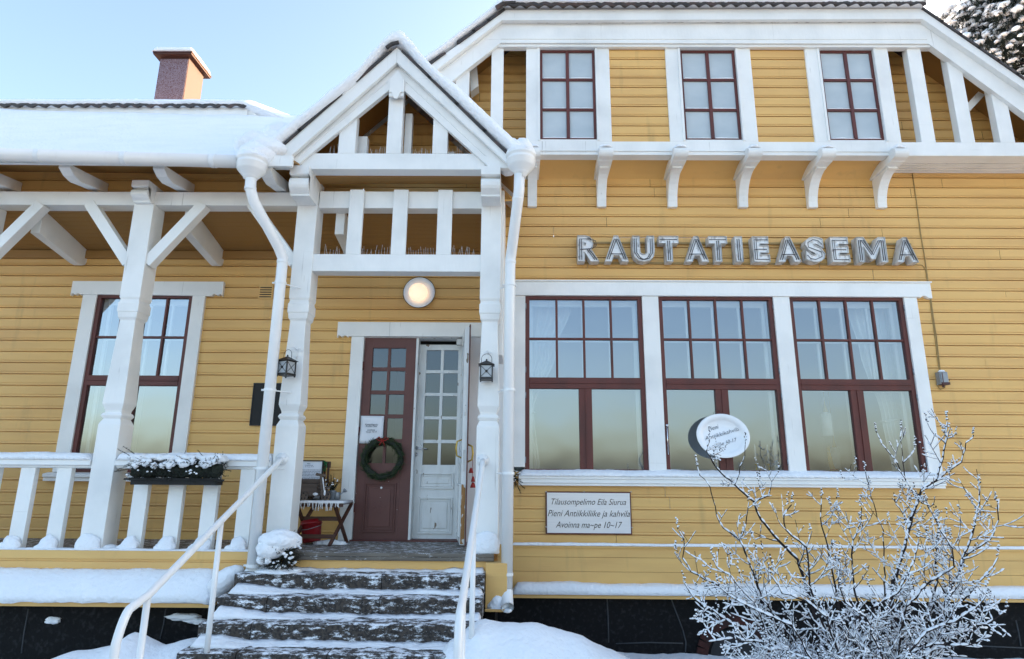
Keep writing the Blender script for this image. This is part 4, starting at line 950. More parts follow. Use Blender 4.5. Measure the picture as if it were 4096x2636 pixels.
rake_snow(mb, [(rk[2].x-.02, rk[2].z+.0), (rk[3].x, rk[3].z+.02)], lambda t: .14-.075*min(1, t*4), BY-.14, 6.4, 6, 90)
build(mb, 'roof_snow', SNOW, B, smooth=True)
mb = MB()   # struts behind the open frames
for p0, p1, Y, wd in (((2322, 255), (2205+65, 240), -.3, .08),): pass
a, b = at('z3', 2010, 740, -.2), at('z3', 2125, 615, -.2); d_ = (b-a)
mb.tube([a-d_*.3, b+d_*.3], .06, 4); build(mb, 'roof_strut', WHT, B)
mb = MB(); mb.xz([(X('z2', 905, 560, -.25), Z('z2', 905, 640, -.25)), (X('z2', 960, 560, -.25), Z('z2', 960, 600, -.25)), (X('z2', 945, 450, -.25), Z('z2', 945, 440, -.25)), (X('z2', 900, 450, -.25), Z('z2', 900, 470, -.25))], -.25, -.1); build(mb, 'roof_strut', WHT, B)
mb = MB()    # yellow boarded verge soffit between frame and wall
for (p, q) in ((rk[0], rk[1]), (rk[2], rk[3])):
    vs = [(p.x, BY+.03, p.z-.2), (q.x, BY+.03, q.z-.2), (q.x, 0, q.z-.2), (p.x, 0, p.z-.2)]; vs += [(a, b, c+.03) for a, b, c in vs]
    mb.add(vs, [(0, 1, 2, 3), (7, 6, 5, 4), (0, 4, 5, 1), (1, 5, 6, 2), (2, 6, 7, 3), (3, 7, 4, 0)])
build_each(mb, 'verge_soffit', YELSHADE, B)
# fluted boards between post and wall corner
mb = MB()
for i in range(4): mb.box(XC-.075, XC-.0, PY+.22+.14*i, PY+.22+.14*i+.13, 2.9, zbm)
build(mb, 'fluted_side_boards', WHT, B, bevel=.004)

# ---------------- rain pipes -----------------
def funnel(c, s_=1.):
    return [(0.0, -.20), (.050, -.20), (.050, -.165), (.075, -.15), (.082, -.135), (.085, -.125), (.105, -.11), (.11, -.10), (.135, -.075), (.15, -.055), (.152, -.01), (.160, .0), (.160, .012), (.152, .02), (.152, .045), (.165, .055), (.165, .07), (.15, .075), (0, .075)]
def rain_pipe(fc, pts, r, lowpts, clamps, rods, label):
    m_ = MB(); m_.tube(pts, r, 18); o = build(m_, 'rain_pipe', PIP, B, smooth=True, label=label)
    m_ = MB(); m_.lathe([(a_*.92, b_*.92) for a_, b_ in funnel(fc)], fc, 'Z', 28); build(m_, 'funnel_head', PIP, o, smooth=True)
    m_ = MB(); m_.blob((fc[0], fc[1], fc[2]+.07), .15, (1, 1, .55), .2, 1.6, 3, flatb=.1, seed=fc[0]); build(m_, 'funnel_snow', SNOW, o, smooth=True)
    for c_ in clamps:
        m_ = MB(); m_.tube([c_-Vector((0, 0, .012)), c_+Vector((0, 0, .012))], r+.006, 18)
        m_.tube([c_+Vector((-r-.03, 0, 0)), c_+Vector((-r, 0, 0))], .01, 6)
        m_.tube([c_, c_+rods], .006, 6); build(m_, 'pipe_clamp', PIP, o)
    m_ = MB()
    for c_ in lowpts: m_.tube([c_[0], c_[1]], r+.004, 18)
    build_each(m_, 'pipe_sleeve', PIP, o)
    return o
fy = GY; PYL = PY-.18; fc1 = at('P', 588.5, 388, fy)
q0 = at('P', 586, 415, fy); q1 = at('P', 585, 440, fy); q2 = at('P', 593, 470, GY+.04); q3 = at('P', 651, 578, PYL-.06); q4 = at('P', 661, 604, PYL); xb = q4.x
q5 = Vector((xb-.0, PYL, Z('b1', 1725, 905, PYL)))
rain_pipe(fc1, [q0+Vector((0, 0, .06)), q1, q2, q3, q4, Vector((xb, PYL, q4.z-.1)), q5], .053, [(q1-Vector((0, 0, .02)), q1+Vector((0, 0, .012))), (q4-Vector((0, 0, .05)), q4-Vector((0, 0, .02)))],
          [Vector((xb, PYL, Z('z4', 1960, 440, PYL))), Vector((xb, PYL, Z('z4', 1870, 1190, PYL))), Vector((xb, PYL, Z('b1', 1800, 205, PYL))), Vector((xb, PYL, Z('b1', 1720, 885, PYL)))], Vector((.16, .2, 0)), 'rain pipe beside the middle veranda post, ending above the ledge snow')
PYR = PY-.13; fc2 = at('P', 1218, 378, GY+.03); r0 = at('P', 1214, 415, GY+.03); r1 = at('P', 1213, 445, GY+.04); r2 = at('P', 1210, 470, GY+.06); r3 = at('P', 1196.5, 580, PYR-.05); r4 = at('P', 1193, 605, PYR); xr_ = r4.x
zo = Z('b2', 1150, 1060, PYR)
rain_pipe(fc2, [r0+Vector((0, 0, .05)), r1, r2, r3, r4, Vector((xr_-.003, PYR, r4.z-.1)), Vector((xr_-.01, PYR, zo))], .054, [(r2+Vector((0, 0, .01)), r2+Vector((0, 0, .03))), (r4-Vector((0, 0, .05)), r4-Vector((0, 0, .02)))],
          [Vector((xr_, PYR, Z('z5', 1180, 455, PYR))), Vector((xr_, PYR, Z('z5', 1165, 1190, PYR))), Vector((xr_-.005, PYR, Z('b2', 1150, 240, PYR))), Vector((xr_-.01, PYR, Z('b2', 1150, 945, PYR)))], Vector((-.13, .15, 0)), 'rain pipe at the house corner with an open elbow at its foot')
mb = MB()     # open elbow at the foot
n_ = 18; el = [Vector((xr_-.01, PYR, zo)), Vector((xr_-.01, PYR-.02, zo-.05)), Vector((xr_-.005, PYR-.07, zo-.10)), Vector((xr_-.0, PYR-.11, zo-.125))]
mb.tube(el, .058, n_, caps=False); mb.tube(el[::-1], .052, n_, caps=False); ELB = build(mb, 'pipe_elbow', PIP, B, smooth=True, fixn=False)
mb = MB(); mb.blob(el[3]+Vector((0, .03, -.03)), .04, (1, 1, .5), .3, 2, 2); build(mb, 'pipe_snow', SNOW, ELB, smooth=True)

# ================================================================== STEPS AND HANDRAILS
ST = thing('stone_steps', 'worn brown granite steps dusted with snow in front of the door', 'steps')
sx0, sx1 = -2.52, -.281; sz = [.789-.1425*i for i in range(6)]; syy = [-1.34-.286*i for i in range(6)]
brk = [[-1.2], [-2.1, -1.15], [-2.1], [-2.08, -1.4], [-2.0], [-1.3]]
for i in range(6):
    xs_ = [sx0-.0]+brk[i]+[sx1-(.0 if i < 2 else .01)]
    for a, b in zip(xs_, xs_[1:]):
        n = 24; m_ = MB(); zt, zb_, yf = sz[i], sz[i]-.17, syy[i]; vs = []; fs = []
        for j in range(n+1):
            x = a+.004+(b-a-.008)*j/n; w1 = .010*nz(x*5, i, 1)+.006*nz(x*17, i, 2); w2 = .008*nz(x*6, i, 7); ww = .012*nz(x*3, i, 4)
            vs += [(x, FY+.02 if i == 0 else syy[i-1]+.05, zt), (x, yf+.03, zt+w2), (x, yf+.004+w1, zt-.008+w2), (x, yf+w1, zt-.03), (x, yf+.004+w1*.5, zb_+.02), (x, yf+.01+ww, zb_), (x, FY+.02 if i == 0 else syy[i-1]+.05, zb_)]
        for j in range(n):
            for k_ in range(7): p = j*7+k_; q = j*7+(k_+1) % 7; fs.append((p, q, q+7, p+7))
        fs += [tuple(range(7)), tuple(range(n*7, (n+1)*7))]
        m_.add(vs, fs); build(m_, 'granite_block', GRAN, ST, smooth=False)
    s_ = MB(); yb_ = FY-.01 if i == 0 else syy[i-1]-.0
    def pf(x, i=i, yb_=yb_):
        h = .010+.014*nz(x*3, i*5, 2)+.010*nz(x*9, i, 4); f_ = syy[i]+.13+.07*nz(x*2, i*3, 1)
        e = max(0, (x-sx0-.5)/.5 if x < sx0+.5 else 0); ed = .04*math.exp(-((x-sx0-.1)/.25)**2)+.02*math.exp(-((x-sx1+.1)/.2)**2)
        return [(yb_, sz[i]-.005), (yb_, sz[i]+h+ed+.012), (yb_-.03, sz[i]+h+ed), (yb_-.08, sz[i]+h*.3+ed*.8), ((yb_+f_)/2-.02, sz[i]+.001+ed*.5), (f_, sz[i]-.006)]
    snow_loft(s_, sx0+.01, sx1-.01, pf, 200, .012, i, .03)
    build(s_, 'tread_snow', SNOW, ST, smooth=True)
# side snow on the left edges
settle(ST)

def handrail(xr0, label, zend, flip=1):
    H = thing('handrail', label, 'handrail', 'white tube handrails beside the steps')
    A0 = atX('b1', 1975, 140, XL_); 
    prof_ = [(PY-.02, A0.z), (PY-.09, A0.z-.035)]
    p1 = atX('b1', 1040, 1090, XL_); p2 = atX('b1', 870, 1240, XL_); p3 = atX('b1', 800, 1530, XL_)
    prof_ += [(p1.y, p1.z), (p2.y+.04, p2.z+.03), (p2.y-.03, p2.z-.06), (p2.y-.06, -.3)]
    # refine into a smooth bend
    def lerp(a, b, t): return (a[0]+(b[0]-a[0])*t, a[1]+(b[1]-a[1])*t)
    pts = [prof_[0], prof_[1], lerp(prof_[1], prof_[2], .5), prof_[2], lerp(prof_[2], prof_[3], .6)]
    a, b, c = prof_[3], (p2.y-.01, p2.z-.01), (p2.y-.045, p2.z-.14)
    for i in range(6):
        t = i/5; pts.append(lerp(lerp(a, b, t), lerp(b, c, t), t))
    pts.append((p2.y-.05, zend))
    m_ = MB(); m_.tube([(xr0, y, z) for y, z in pts], .0255, 14); build(m_, 'top_rail', PIP, H, smooth=True)
    m_ = MB(); m_.lathe([(.0, 0), (.062, 0), (.062, .008), (.035, .014), (.03, .03), (0, .03)], (xr0, PY-.005, A0.z), 'Y', 20)
    for dx, dz in ((.042, .02), (-.042, .02), (0, -.046)): m_.blob((xr0+dx, PY-.016, A0.z+dz), .008, sub=1)
    build(m_, 'wall_flange', PIP, H, smooth=True)
    u1 = atX('b1', 1548, 600, XL_); zz1 = None
    for u, zb_ in ((atX('b1', 1548, 580, XL_), .32), (atX('b1', 1035, 1100, XL_), -.1)):
        m_ = MB(); m_.tube([(xr0, u.y, u.z-.01), (xr0, u.y, zb_)], .021, 12); build(m_, 'upright', PIP, H, smooth=True)
    settle(H); return H
XL_ = X('b1', 1975, 140, PY)
handrail(XL_+.0, 'white tube handrail left of the steps, fixed to the middle post', -.3)
handrail(X('b2', 990, 150, PY), 'white tube handrail right of the steps, fixed to the corner post', -.3)

# ================================================================== GROUND
def tab(x, T_):
    if x <= T_[0][0]: return T_[0][1]
    for (a, u), (b, v) in zip(T_, T_[1:]):
        if x <= b: t = (x-a)/(b-a); t = t*t*(3-2*t)*.5+t*.5; return u+(v-u)*t
    return T_[-1][1]
def ground_h(x, y):
    h = -.17 + .05*nz(x*.5, y*.5, 3) + .015*nz(x*2.5, y*2.5, 6)
    if y > -6:
        mr = tab(x, [(-.9, 0), (-.5, .6), (-.27, .75), (.15, .70), (.49, .62), (.75, .50), (.95, .40), (1.5, .16), (2.3, .05), (3, 0)])*math.exp(-((y+2.0)/.55)**2)
        ml = tab(x, [(-5.2, 0), (-4.4, .06), (-3.82, .34), (-3.6, .42), (-3.3, .46), (-3.11, .57), (-2.88, .47), (-2.63, .53), (-2.4, .50), (-2.1, 0)])*math.exp(-((y+1.75)/.55)**2)
        r_ = .12*math.exp(-((x-2.7)**2/1.5+(y+1.3)**2/.6))
        h += max(mr, ml, r_) + .02*math.exp(-((y+2)/1)**2)*nz(x*4, y*4, 2)+.010*nz(x*13, y*13, 2)
    return h
def grid(xs, ys, f):
    vs = [(x, y, f(x, y)) for x in xs for y in ys]; m_ = len(ys)
    fs = [(i*m_+j, (i+1)*m_+j, (i+1)*m_+j+1, i*m_+j+1) for i in range(len(xs)-1) for j in range(m_-1)]; return vs, fs
def axis(lo, hi, fine0, fine1, step):
    a = []; v = fine0
    while v <= fine1: a.append(v); v += step
    s_ = step; v = fine0
    while v > lo: s_ *= 1.5; v -= s_; a.insert(0, max(lo, v))
    s_ = step; v = a[-1]
    while v < hi: s_ *= 1.5; v += s_; a.append(min(hi, v))
    return a
mb = MB(); mb.add(*grid(axis(-900, 900, -6, 6, .045), axis(-900, 900, -4.2, -.1, .045), ground_h))
build(mb, 'snowy_ground', SNOW, None, smooth=True, kind='structure', fixn=False)
DIMGROUND = mat('bounce_dimming_grey', (.17, .168, .165), .8); vary(DIMGROUND, (.2, .2, .21), (.5, .5, .5), .4, .6, 8, .8, .4, (9, 9, 9), .03)  # unseen dark ground, added to cut the light bounced up under the roofs
mb = MB(); mb.add(*grid([-60, -30, -15, -8, -4, 0, 4, 8, 15, 30, 60], [-60, -30, -16, -9, -6, -4.6, -3.9], lambda x, y: ground_h(x, y)*0 + .02 if y < -4 else -.25)); build(mb, 'bounce_dimming_ground', DIMGROUND, None, kind='structure', fixn=False)

# ================================================================== THINGS ON AND AROUND THE STATION
def rv(r_, s=1.): return Vector((r_.uniform(-1, 1), r_.uniform(-1, 1), r_.uniform(-1, 1)))*s
def needles(mb_, p, d, n, ln, w_, r_, spread=.8, mi=0):
    """short needle blades round a twig end"""
    d = d.normalized()
    for i in range(n):
        v = (d+rv(r_, spread)).normalized()*ln*r_.uniform(.7, 1.15); q = p+d*ln*r_.uniform(-.3, .9)
        s_ = v.cross(rv(r_)).normalized()*w_; mb_.add([q-s_, q+s_, q+v], [(0, 1, 2)], mi)
def sprig(mb_, p, d, ln, r_, nl=.012, dens=60, w_=.0012, bend=.3, twig=None):
    pts = [Vector(p)]; d = Vector(d).normalized(); n = 6
    for i in range(n):
        d = (d+Vector((0, 0, -bend/n))+rv(r_, .08)).normalized(); pts.append(pts[-1]+d*ln/n)
    (twig or mb_).tube(pts, [.0022*(1-i/n*.6) for i in range(n+1)], 4)
    for i in range(int(dens*ln*10)):
        k_ = r_.random()*(n-.01); j = int(k_); q = pts[j].lerp(pts[j+1], k_-j); t = (pts[j+1]-pts[j]).normalized()
        v = (t*.6+rv(r_).normalized()).normalized()*nl*r_.uniform(.7, 1.2); s_ = v.cross(t).normalized()*w_
        mb_.add([q-s_, q+s_, q+v], [(0, 1, 2)])
    return pts

# ---- round wall lamp
T = thing('wall_lamp', 'round white enamel wall lamp with a lit globe above the door', 'lamp')
c = at('P', 981, 686, -.02)
m_ = MB(); m_.lathe([(.0, 0), (.07, .0), (.08, .03), (.185, .055), (.19, .062), (.186, .066), (.10, .045), (.095, .03), (0, .03)], c+Vector((0, .01, 0)), 'Y', 40); build(m_, 'enamel_shade', CERAM, T, smooth=True)
m_ = MB(); m_.tube([c+Vector((.1935*math.cos(a*math.pi/20), -.052, .1935*math.sin(a*math.pi/20))) for a in range(41)], .0028, 5); build(m_, 'dark_rim', BLACK, T, smooth=True)
m_ = MB(); m_.blob(c+Vector((-.005, -.095, -.012)), .112, (1, .8, 1), 0, 1, 4); build(m_, 'globe', LAMPG, T, smooth=True); settle(T)

# ---- lanterns hanging on the posts
def lantern(base, rot, label, hook):
    T = thing('lantern', label, 'lantern', 'black lanterns on the veranda posts')
    Mx = Matrix.Translation(base) @ Matrix.Rotation(rot, 4, 'Z'); f = lambda v: Mx @ v; w_ = .058; h = .15
    m_ = MB()
    for sx in (-1, 1):
        for sy_ in (-1, 1): m_.box(sx*w_-.006, sx*w_+.006, sy_*w_-.006, sy_*w_+.006, -.012, h)
    m_.box(-w_-.008, w_+.008, -w_-.008, w_+.008, .0, .022); m_.box(-w_-.004, w_+.004, -w_-.004, w_+.004, h-.012, h)
    for sy_ in (-1, 1):
        m_.tube([(-w_, sy_*(w_+.002), .022), (w_, sy_*(w_+.002), h-.012)], .0028, 5); m_.tube([(w_, sy_*(w_+.002), .022), (-w_, sy_*(w_+.002), h-.012)], .0028, 5)
        m_.lathe([(0, -.006), (.013, -.006), (.013, .006), (0, .006)], (0, sy_*(w_+.003), (h+.01)/2), 'Y', 12)
        m_.tube([(sy_*(w_+.002), -w_, .022), (sy_*(w_+.002), w_, h-.012)], .0028, 5); m_.tube([(sy_*(w_+.002), w_, .022), (sy_*(w_+.002), -w_, h-.012)], .0028, 5)
    shiftm(m_, f); build(m_, 'frame', BLACK, T)
    m_ = MB(); e = w_+.022; m_.add([(-e, -e, h-.002), (e, -e, h-.002), (e, e, h-.002), (-e, e, h-.002), (0, 0, h+.05)], [(0, 1, 4), (1, 2, 4), (2, 3, 4), (3, 0, 4), (3, 2, 1, 0)]); m_.blob((0, 0, h+.055), .009, sub=1); shiftm(m_, f); build(m_, 'roof', BLACK, T)
    m_ = MB()
    for a, b in (((-w_, -w_), (w_, -w_)), ((w_, -w_), (w_, w_)), ((w_, w_), (-w_, w_)), ((-w_, w_), (-w_, -w_))):
        m_.add([(a[0], a[1], .02), (b[0], b[1], .02), (b[0], b[1], h-.01), (a[0], a[1], h-.01)], [(0, 1, 2, 3)])
    shiftm(m_, f); build(m_, 'glass', MILK, T, fixn=False)
    m_ = MB(); m_.lathe([(0, .022), (.022, .022), (.022, .07), (0, .07)], (0, 0, 0), 'Z', 12); shiftm(m_, f); build(m_, 'candle', CERAM, T, smooth=True)
    m_ = MB(); m_.tube([Vector((-.052, 0, h+.0)), Vector((-.052, 0, h+.05))]+[Vector((-.052*math.cos(math.pi*i/12), 0, h+.06+.055*math.sin(math.pi*i/12))) for i in range(13)]+[Vector((.052, 0, h+.05)), Vector((.052, 0, h))], .0025, 5); shiftm(m_, f); build(m_, 'handle', BLACK, T, smooth=True)
    settle(T)
    if hook:
        p = Vector((base.x+hook, PY-.004, base.z+h+.10))
        m_ = MB(); m_.tube([p+Vector((0, 0, -.07)), p+Vector((0, 0, .07))], .004, 6)
        for s_ in (-1, 1):
            for dz in (.03, -.05): m_.tube([p+Vector((s_*(.005+.02*(1-math.cos(a))), -.002, dz+.02*math.sin(a))) for a in [k*.6 for k in range(8)]], .003, 5)
        q = base+Vector((0, 0, h+.115)); m_.tube([p+Vector((0, 0, .03)), p.lerp(q, .4)+Vector((0, 0, .05)), q+Vector((0, 0, .03)), q], .0035, 6); build(m_, 'lantern_hook', PIP, B, smooth=True)
bl = at('P', 668, 878, PY-.11); lantern(bl, R(-24), 'black lantern hanging on the middle post beside the rain pipe', .05)
br = at('P', 1136.5, 888, PY-.10); lantern(br, R(2), 'black lantern hanging on the corner post right of the open door', .012)

# ---- neon station sign
T = thing('station_sign', 'weathered grey channel letters reading RAUTATIEASEMA with unlit neon tubes', 'sign')
LT = [('R', 'z5', 1652, 1803), ('A', 'z5', 1840, 2010), ('U', 'z5', 2036, 2195), ('T', 'z5', 2222, 2366), ('A', 'z6', 12, 182), ('T', 'z6', 178, 319), ('I', 'z6', 360, 426), ('E', 'z6', 484, 612),
      ('A', 'z6', 655, 830), ('S', 'z6', 848, 1003), ('E', 'z6', 1028, 1173), ('M', 'z6', 1214, 1437), ('A', 'z6', 1480, 1652)]
TUBES = {'R': [[(.14, .08), (.14, .88), (.62, .88), (.82, .8), (.84, .62), (.66, .5), (.18, .47)], [(.5, .46), (.84, .08)]], 'A': [[(.14, .1), (.47, .88), (.53, .88), (.86, .1)], [(.27, .3), (.73, .3)]],
         'U': [[(.13, .9), (.13, .35), (.3, .13), (.5, .08), (.7, .13), (.87, .35), (.87, .9)]], 'T': [[(.1, .88), (.9, .88)], [(.5, .82), (.5, .08)]], 'I': [[(.5, .9), (.5, .08)]],
         'E': [[(.88, .88), (.18, .88), (.18, .5), (.8, .5)], [(.18, .5), (.18, .1), (.9, .1)]], 'S': [[(.88, .72), (.72, .86), (.45, .9), (.18, .78), (.18, .6), (.5, .5), (.84, .4), (.84, .22), (.5, .1), (.25, .13), (.1, .27)]],
         'M': [[(.10, .08), (.10, .88), (.2, .88), (.5, .3), (.8, .88), (.9, .88), (.9, .08)]]}
def ygap(xf): t = (xf-2300)/1400; return (108+14*t, 287+6*t)
YF = -.15
for ch, k_, a, b in LT:
    xf = (1366 if k_ == 'z5' else 2732)+a/1.7496; yt, yb = ygap(xf)
    pa = at('z5', (xf-1366)*1.7496, yt, YF); pb = at(k_, b, yb, YF); pz = at('z5', (xf-1366)*1.7496, yb, YF)
    W_, H_ = pb.x-pa.x, pa.z-pz.z
    def fit(vs, y0, y1, g=0):
        x0 = min(v.x for v in vs); x1 = max(v.x for v in vs); z0 = min(v.y for v in vs); z1 = max(v.y for v in vs); d0 = min(v.z for v in vs); d1 = max(v.z for v in vs)
        return [Vector((pa.x+(v.x-x0)/(x1-x0)*W_, y0+(v.z-d0)/max(1e-6, d1-d0)*(y1-y0), pz.z+(v.y-z0)/(z1-z0)*H_)) for v in vs]
    off = .07 if ch not in 'IM' else (.05 if ch == 'I' else .02)
    MP = [(0, 0), (0, 1), (.24, 1), (.5, .42), (.76, 1), (1, 1), (1, 0), (.79, 0), (.79, .62), (.57, .12), (.43, .12), (.21, .62), (.21, 0)]
    vs, fs = textmesh(ch, 1, 0, off, .1, fill=False)
    if ch == 'M': vs = [Vector((u, v, d)) for d in (0, .2) for u, v in MP]; fs = [(i, (i+1) % 13, (i+1) % 13+13, i+13) for i in range(13)]
    m_ = MB(); m_.add(fit(vs, YF, YF+.125), fs); L_ = build(m_, 'letter', STEEL, T, fixn=False)
    so_ = L_.modifiers.new('sheet', 'SOLIDIFY'); so_.thickness = .006; so_.offset = 0
    m_ = MB()
    if ch == 'M': m_.xz([(pa.x+u*W_, pz.z+v*H_) for u, v in MP], YF+.022, YF+.036)
    else: vs, fs = textmesh(ch, 1, 0, off, .02); m_.add(fit(vs, YF+.022, YF+.036), fs)
    build(m_, 'letter_back', TROUGH, L_, fixn=(ch == 'M'))
    m_ = MB()
    for ln in TUBES[ch]:
        for dx in ((-.012, .012) if ch != 'S' else (0,)):
            pts = [Vector((pa.x+u*W_+dx, YF+.010, pz.z+v*H_)) for u, v in ln]; pts = [pts[0]+Vector((0, .05, 0))]+pts+[pts[-1]+Vector((0, .05, 0))]; m_.tube(pts, .0045, 6)
    build(m_, 'neon_tube', NEON, L_, smooth=True)
m_ = MB(); 
for zz_, dx in ((Z('z6', 700, 165, -.02), 0), (Z('z6', 700, 307, -.02), .03)):
    m_.box(X('z5', 1700, 200, -.02), X('z6', 1600+dx*100, 200, -.02), -.026, -.010, zz_-.012, zz_+.012)
build(m_, 'mounting_rail', CABLE, T); settle(T)

# ---- silver plaque
T = thing('shop_plaque', 'silver wall plaque with italic dark lettering below the cafe windows', 'sign')
p0, p1 = at('b2', 1428, 366, -.04), at('b2', 2036, 671, -.04)
m_ = MB(); m_.box(p0.x, p1.x, -.030, -.012, p1.z, p0.z); build(m_, 'backing_board', RED, T, bevel=.002)
m_ = MB(); m_.box(p0.x+.016, p1.x-.014, -.034, -.0301, p1.z+.014, p0.z-.014); build(m_, 'metal_face', PLATE, T)
m_ = MB()
for (u, v) in ((1432, 370), (1698, 370), (2026, 370), (1432, 615), (2033, 620)): q = at('b2', u, v, -.034); m_.lathe([(.006, .0), (.006, .004), (0, .005)], (q.x, -.034, q.z), 'Y', 10)
build(m_, 'screw', CHROME, T)
for txt, x0, x1, yb, cap in (('Tilausompelimo Eila Siurua', 1470, 1992, 458, 44), ('Pieni Antiikkiliike ja kahvila', 1443, 2019, 540, 46), ('Avoinna ma~pe 10~17', 1500, 1966, 620, 46)):
    vs, fs = textmesh(txt, 1, .36, -.002, .01); xa1 = min(v.x for v in vs); xb1 = max(v.x for v in vs)
    q0, q1 = at('b2', x0, yb, -.035), at('b2', x1, yb, -.035); s_ = (q1.x-q0.x)/(xb1-xa1); sz_ = (Z('b2', x0, yb-cap, -.035)-q0.z)/.72
    m_ = MB(); m_.add([Vector((q0.x+(v.x-xa1)*s_, -.0355+v.z*.05, q0.z+v.y*sz_)) for v in vs], fs); build(m_, 'lettering', BRONZE, T, fixn=False)
settle(T)

# ---- oval plate used as a sign
YO = -.13
T = thing('oval_plate_sign', 'white oval dish with handwritten blue words hanging before the middle window', 'sign')
c = at('o', 727, 712, YO); a_ = at('o', 1137, 712, YO).x-c.x; b_ = at('o', 727, 369, YO).z-c.z
tilt = Matrix.Translation(c) @ Matrix.Rotation(R(-8), 4, 'X')
m_ = MB(); m_.lathe([(0, .0), (.70, .0), (.76, .012), (.80, .028), (.97, .04), (1, .036), (.99, .028), (.8, .014), (.72, -.012), (0, -.012)], (0, 0, 0), 'Y', 56, 0, a_, b_)
shiftm(m_, lambda v: tilt @ v); build(m_, 'dish', CERAM, T, smooth=True)
for txt, x0, y0_, x1, y1_, cap in (('Pieni', 522, 632, 685, 588, 66), ('Antiikkikahvila', 465, 780, 995, 622, 60), ('ma-pe 10-17', 570, 898, 955, 790, 58)):
    vs, fs = textmesh(txt, 1, .3, -.012, .01); xa1 = min(v.x for v in vs); xb1 = max(v.x for v in vs)
    q0, q1 = at('o', x0, y0_, c.y), at('o', x1, y1_, c.y); d_ = q1-q0; s_ = d_.length/(xb1-xa1); sz_ = cap/3.85/2471*abs(CAMY-c.y)*1.0/.72; ang = math.atan2(d_.z, d_.x)
    m_ = MB(); vv = []
    for v in vs:
        lx_, lz_ = (v.x-xa1)*s_, v.y*sz_; x = q0.x-c.x+lx_*math.cos(ang)-lz_*math.sin(ang); z = q0.z-c.z+lx_*math.sin(ang)+lz_*math.cos(ang); vv.append(tilt @ Vector((x, -.0035+v.z*.1, z)))
    m_.add(vv, fs); build(m_, 'lettering', INK, T, fixn=False)
m_ = MB(); tp = c+Vector((0, 0, b_)); m_.tube([tp, tp+Vector((0, .06, .05)), Vector((tp.x, -.02, tp.z+.05))], .003, 5); m_.tube([c+Vector((0, .02, 0)), Vector((c.x, -.02, c.z))], .006, 6); build(m_, 'hanging_wire', BLACK, T); settle(T)

# ---- switch box and cable
T = thing('wall_switch_box', 'small snow topped grey and dark red electric box on the wall', 'switch box')
a, b = at('z6', 1790, 1062, -.08), at('z6', 1862, 1150, -.08)
m_ = MB(); m_.box(a.x, b.x, -.085, -.01, b.z, a.z); m_.box(a.x+.01, b.x-.01, -.095, -.086, b.z+.012, a.z-.012); build(m_, 'box', ZINC, T, bevel=.004)
m_ = MB(); m_.box(a.x+.008, b.x+.004, -.10, -.02, b.z-.006, b.z+.022); m_.tube([Vector((b.x, -.05, (a.z+b.z)/2-.01)), Vector((b.x+.035, -.055, (a.z+b.z)/2-.02))], .007, 6); m_.tube([Vector(((a.x+b.x)/2, -.05, b.z-.03)), Vector(((a.x+b.x)/2, -.05, b.z))], .012, 8); m_.box(a.x+.02, a.x+.03, -.098, -.094, b.z+.01, a.z-.01); build(m_, 'cover', mat('dark_red_enamel', (.06, .012, .015), .4), T, bevel=.003)
m_ = MB(); m_.blob(((a.x+b.x)/2, -.055, a.z+.003), .036, (1.1, .9, .7), .2, 1.5, 3, flatb=.05); build(m_, 'snow', SNOW, T, smooth=True); settle(T)
def cable(pts, name, label, r=.0065):
    m_ = MB(); m_.tube([at(k_, x, y, -.012) for k_, x, y in pts], r, 6); o = build(m_, name, CABLE, None, smooth=True, label=label, cat='cable')
cable([('z3', 1605, 1215), ('z3', 1622, 1330), ('z3', 1640, 1450), ('z6', 1652, 10), ('z6', 1662, 90), ('z6', 1692, 260), ('z6', 1714, 420), ('z6', 1730, 520), ('z6', 1752, 680), ('z6', 1774, 820), ('z6', 1790, 960), ('z6', 1800, 1060)], 'wall_cable', 'long yellow painted cable running down from the soffit to the small wall box')
cable([('z6', 1560, 310), ('z6', 1675, 315), ('z6', 1697, 345), ('z6', 1722, 500), ('z6', 1744, 680), ('z6', 1764, 820), ('z6', 1783, 980), ('z6', 1795, 1052), ('z6', 1770, 1090), ('z6', 1772, 1150), ('z6', 1800, 1186), ('z6', 1830, 1175), ('z6', 1836, 1150)], 'sign_cable', 'thin cable from the last sign letter, looping under the small wall box', .005)

# ---- black board on the wall, notice, wreath, bells
a, b = at('z4', 1783, 1146, -.02), at('z4', 2010, 1436, -.02)
T = thing('notice_board', 'blank black board on the wall behind the left rain pipe', 'board')
m_ = MB(); m_.box(a.x, b.x, -.030, -.012, b.z, a.z); build(m_, 'panel', BOARDB, T, bevel=.002)
m_ = MB(); 
for x0, x1, z0, z1 in ((a.x-.008, b.x+.008, a.z, a.z+.008), (a.x-.008, b.x+.008, b.z-.008, b.z), (a.x-.008, a.x, b.z, a.z), (b.x, b.x+.008, b.z, a.z)): m_.box(x0, x1, -.036, -.012, z0, z1)
build(m_, 'rim', BLACK, T); settle(T)
T = thing('paper_notice', 'white printed paper in a plastic sleeve on the brown door leaf', 'notice')
p0, p1 = at('b4', 126, 670, -.02), at('b4', 266, 850, -.02)
m_ = MB(); n_ = 8; vs = [(p0.x+(p1.x-p0.x)*i/n_, -.016-.006*math.sin(3*i/n_+j), p1.z+(p0.z-p1.z)*j/n_) for i in range(n_+1) for j in range(n_+1)]
fs = [(i*(n_+1)+j, (i+1)*(n_+1)+j, (i+1)*(n_+1)+j+1, i*(n_+1)+j+1) for i in range(n_) for j in range(n_)]; m_.add(vs, fs); o = build(m_, 'sheet', PAPER, T, smooth=True, fixn=False); o.modifiers.new('s', 'SOLIDIFY').thickness = .001
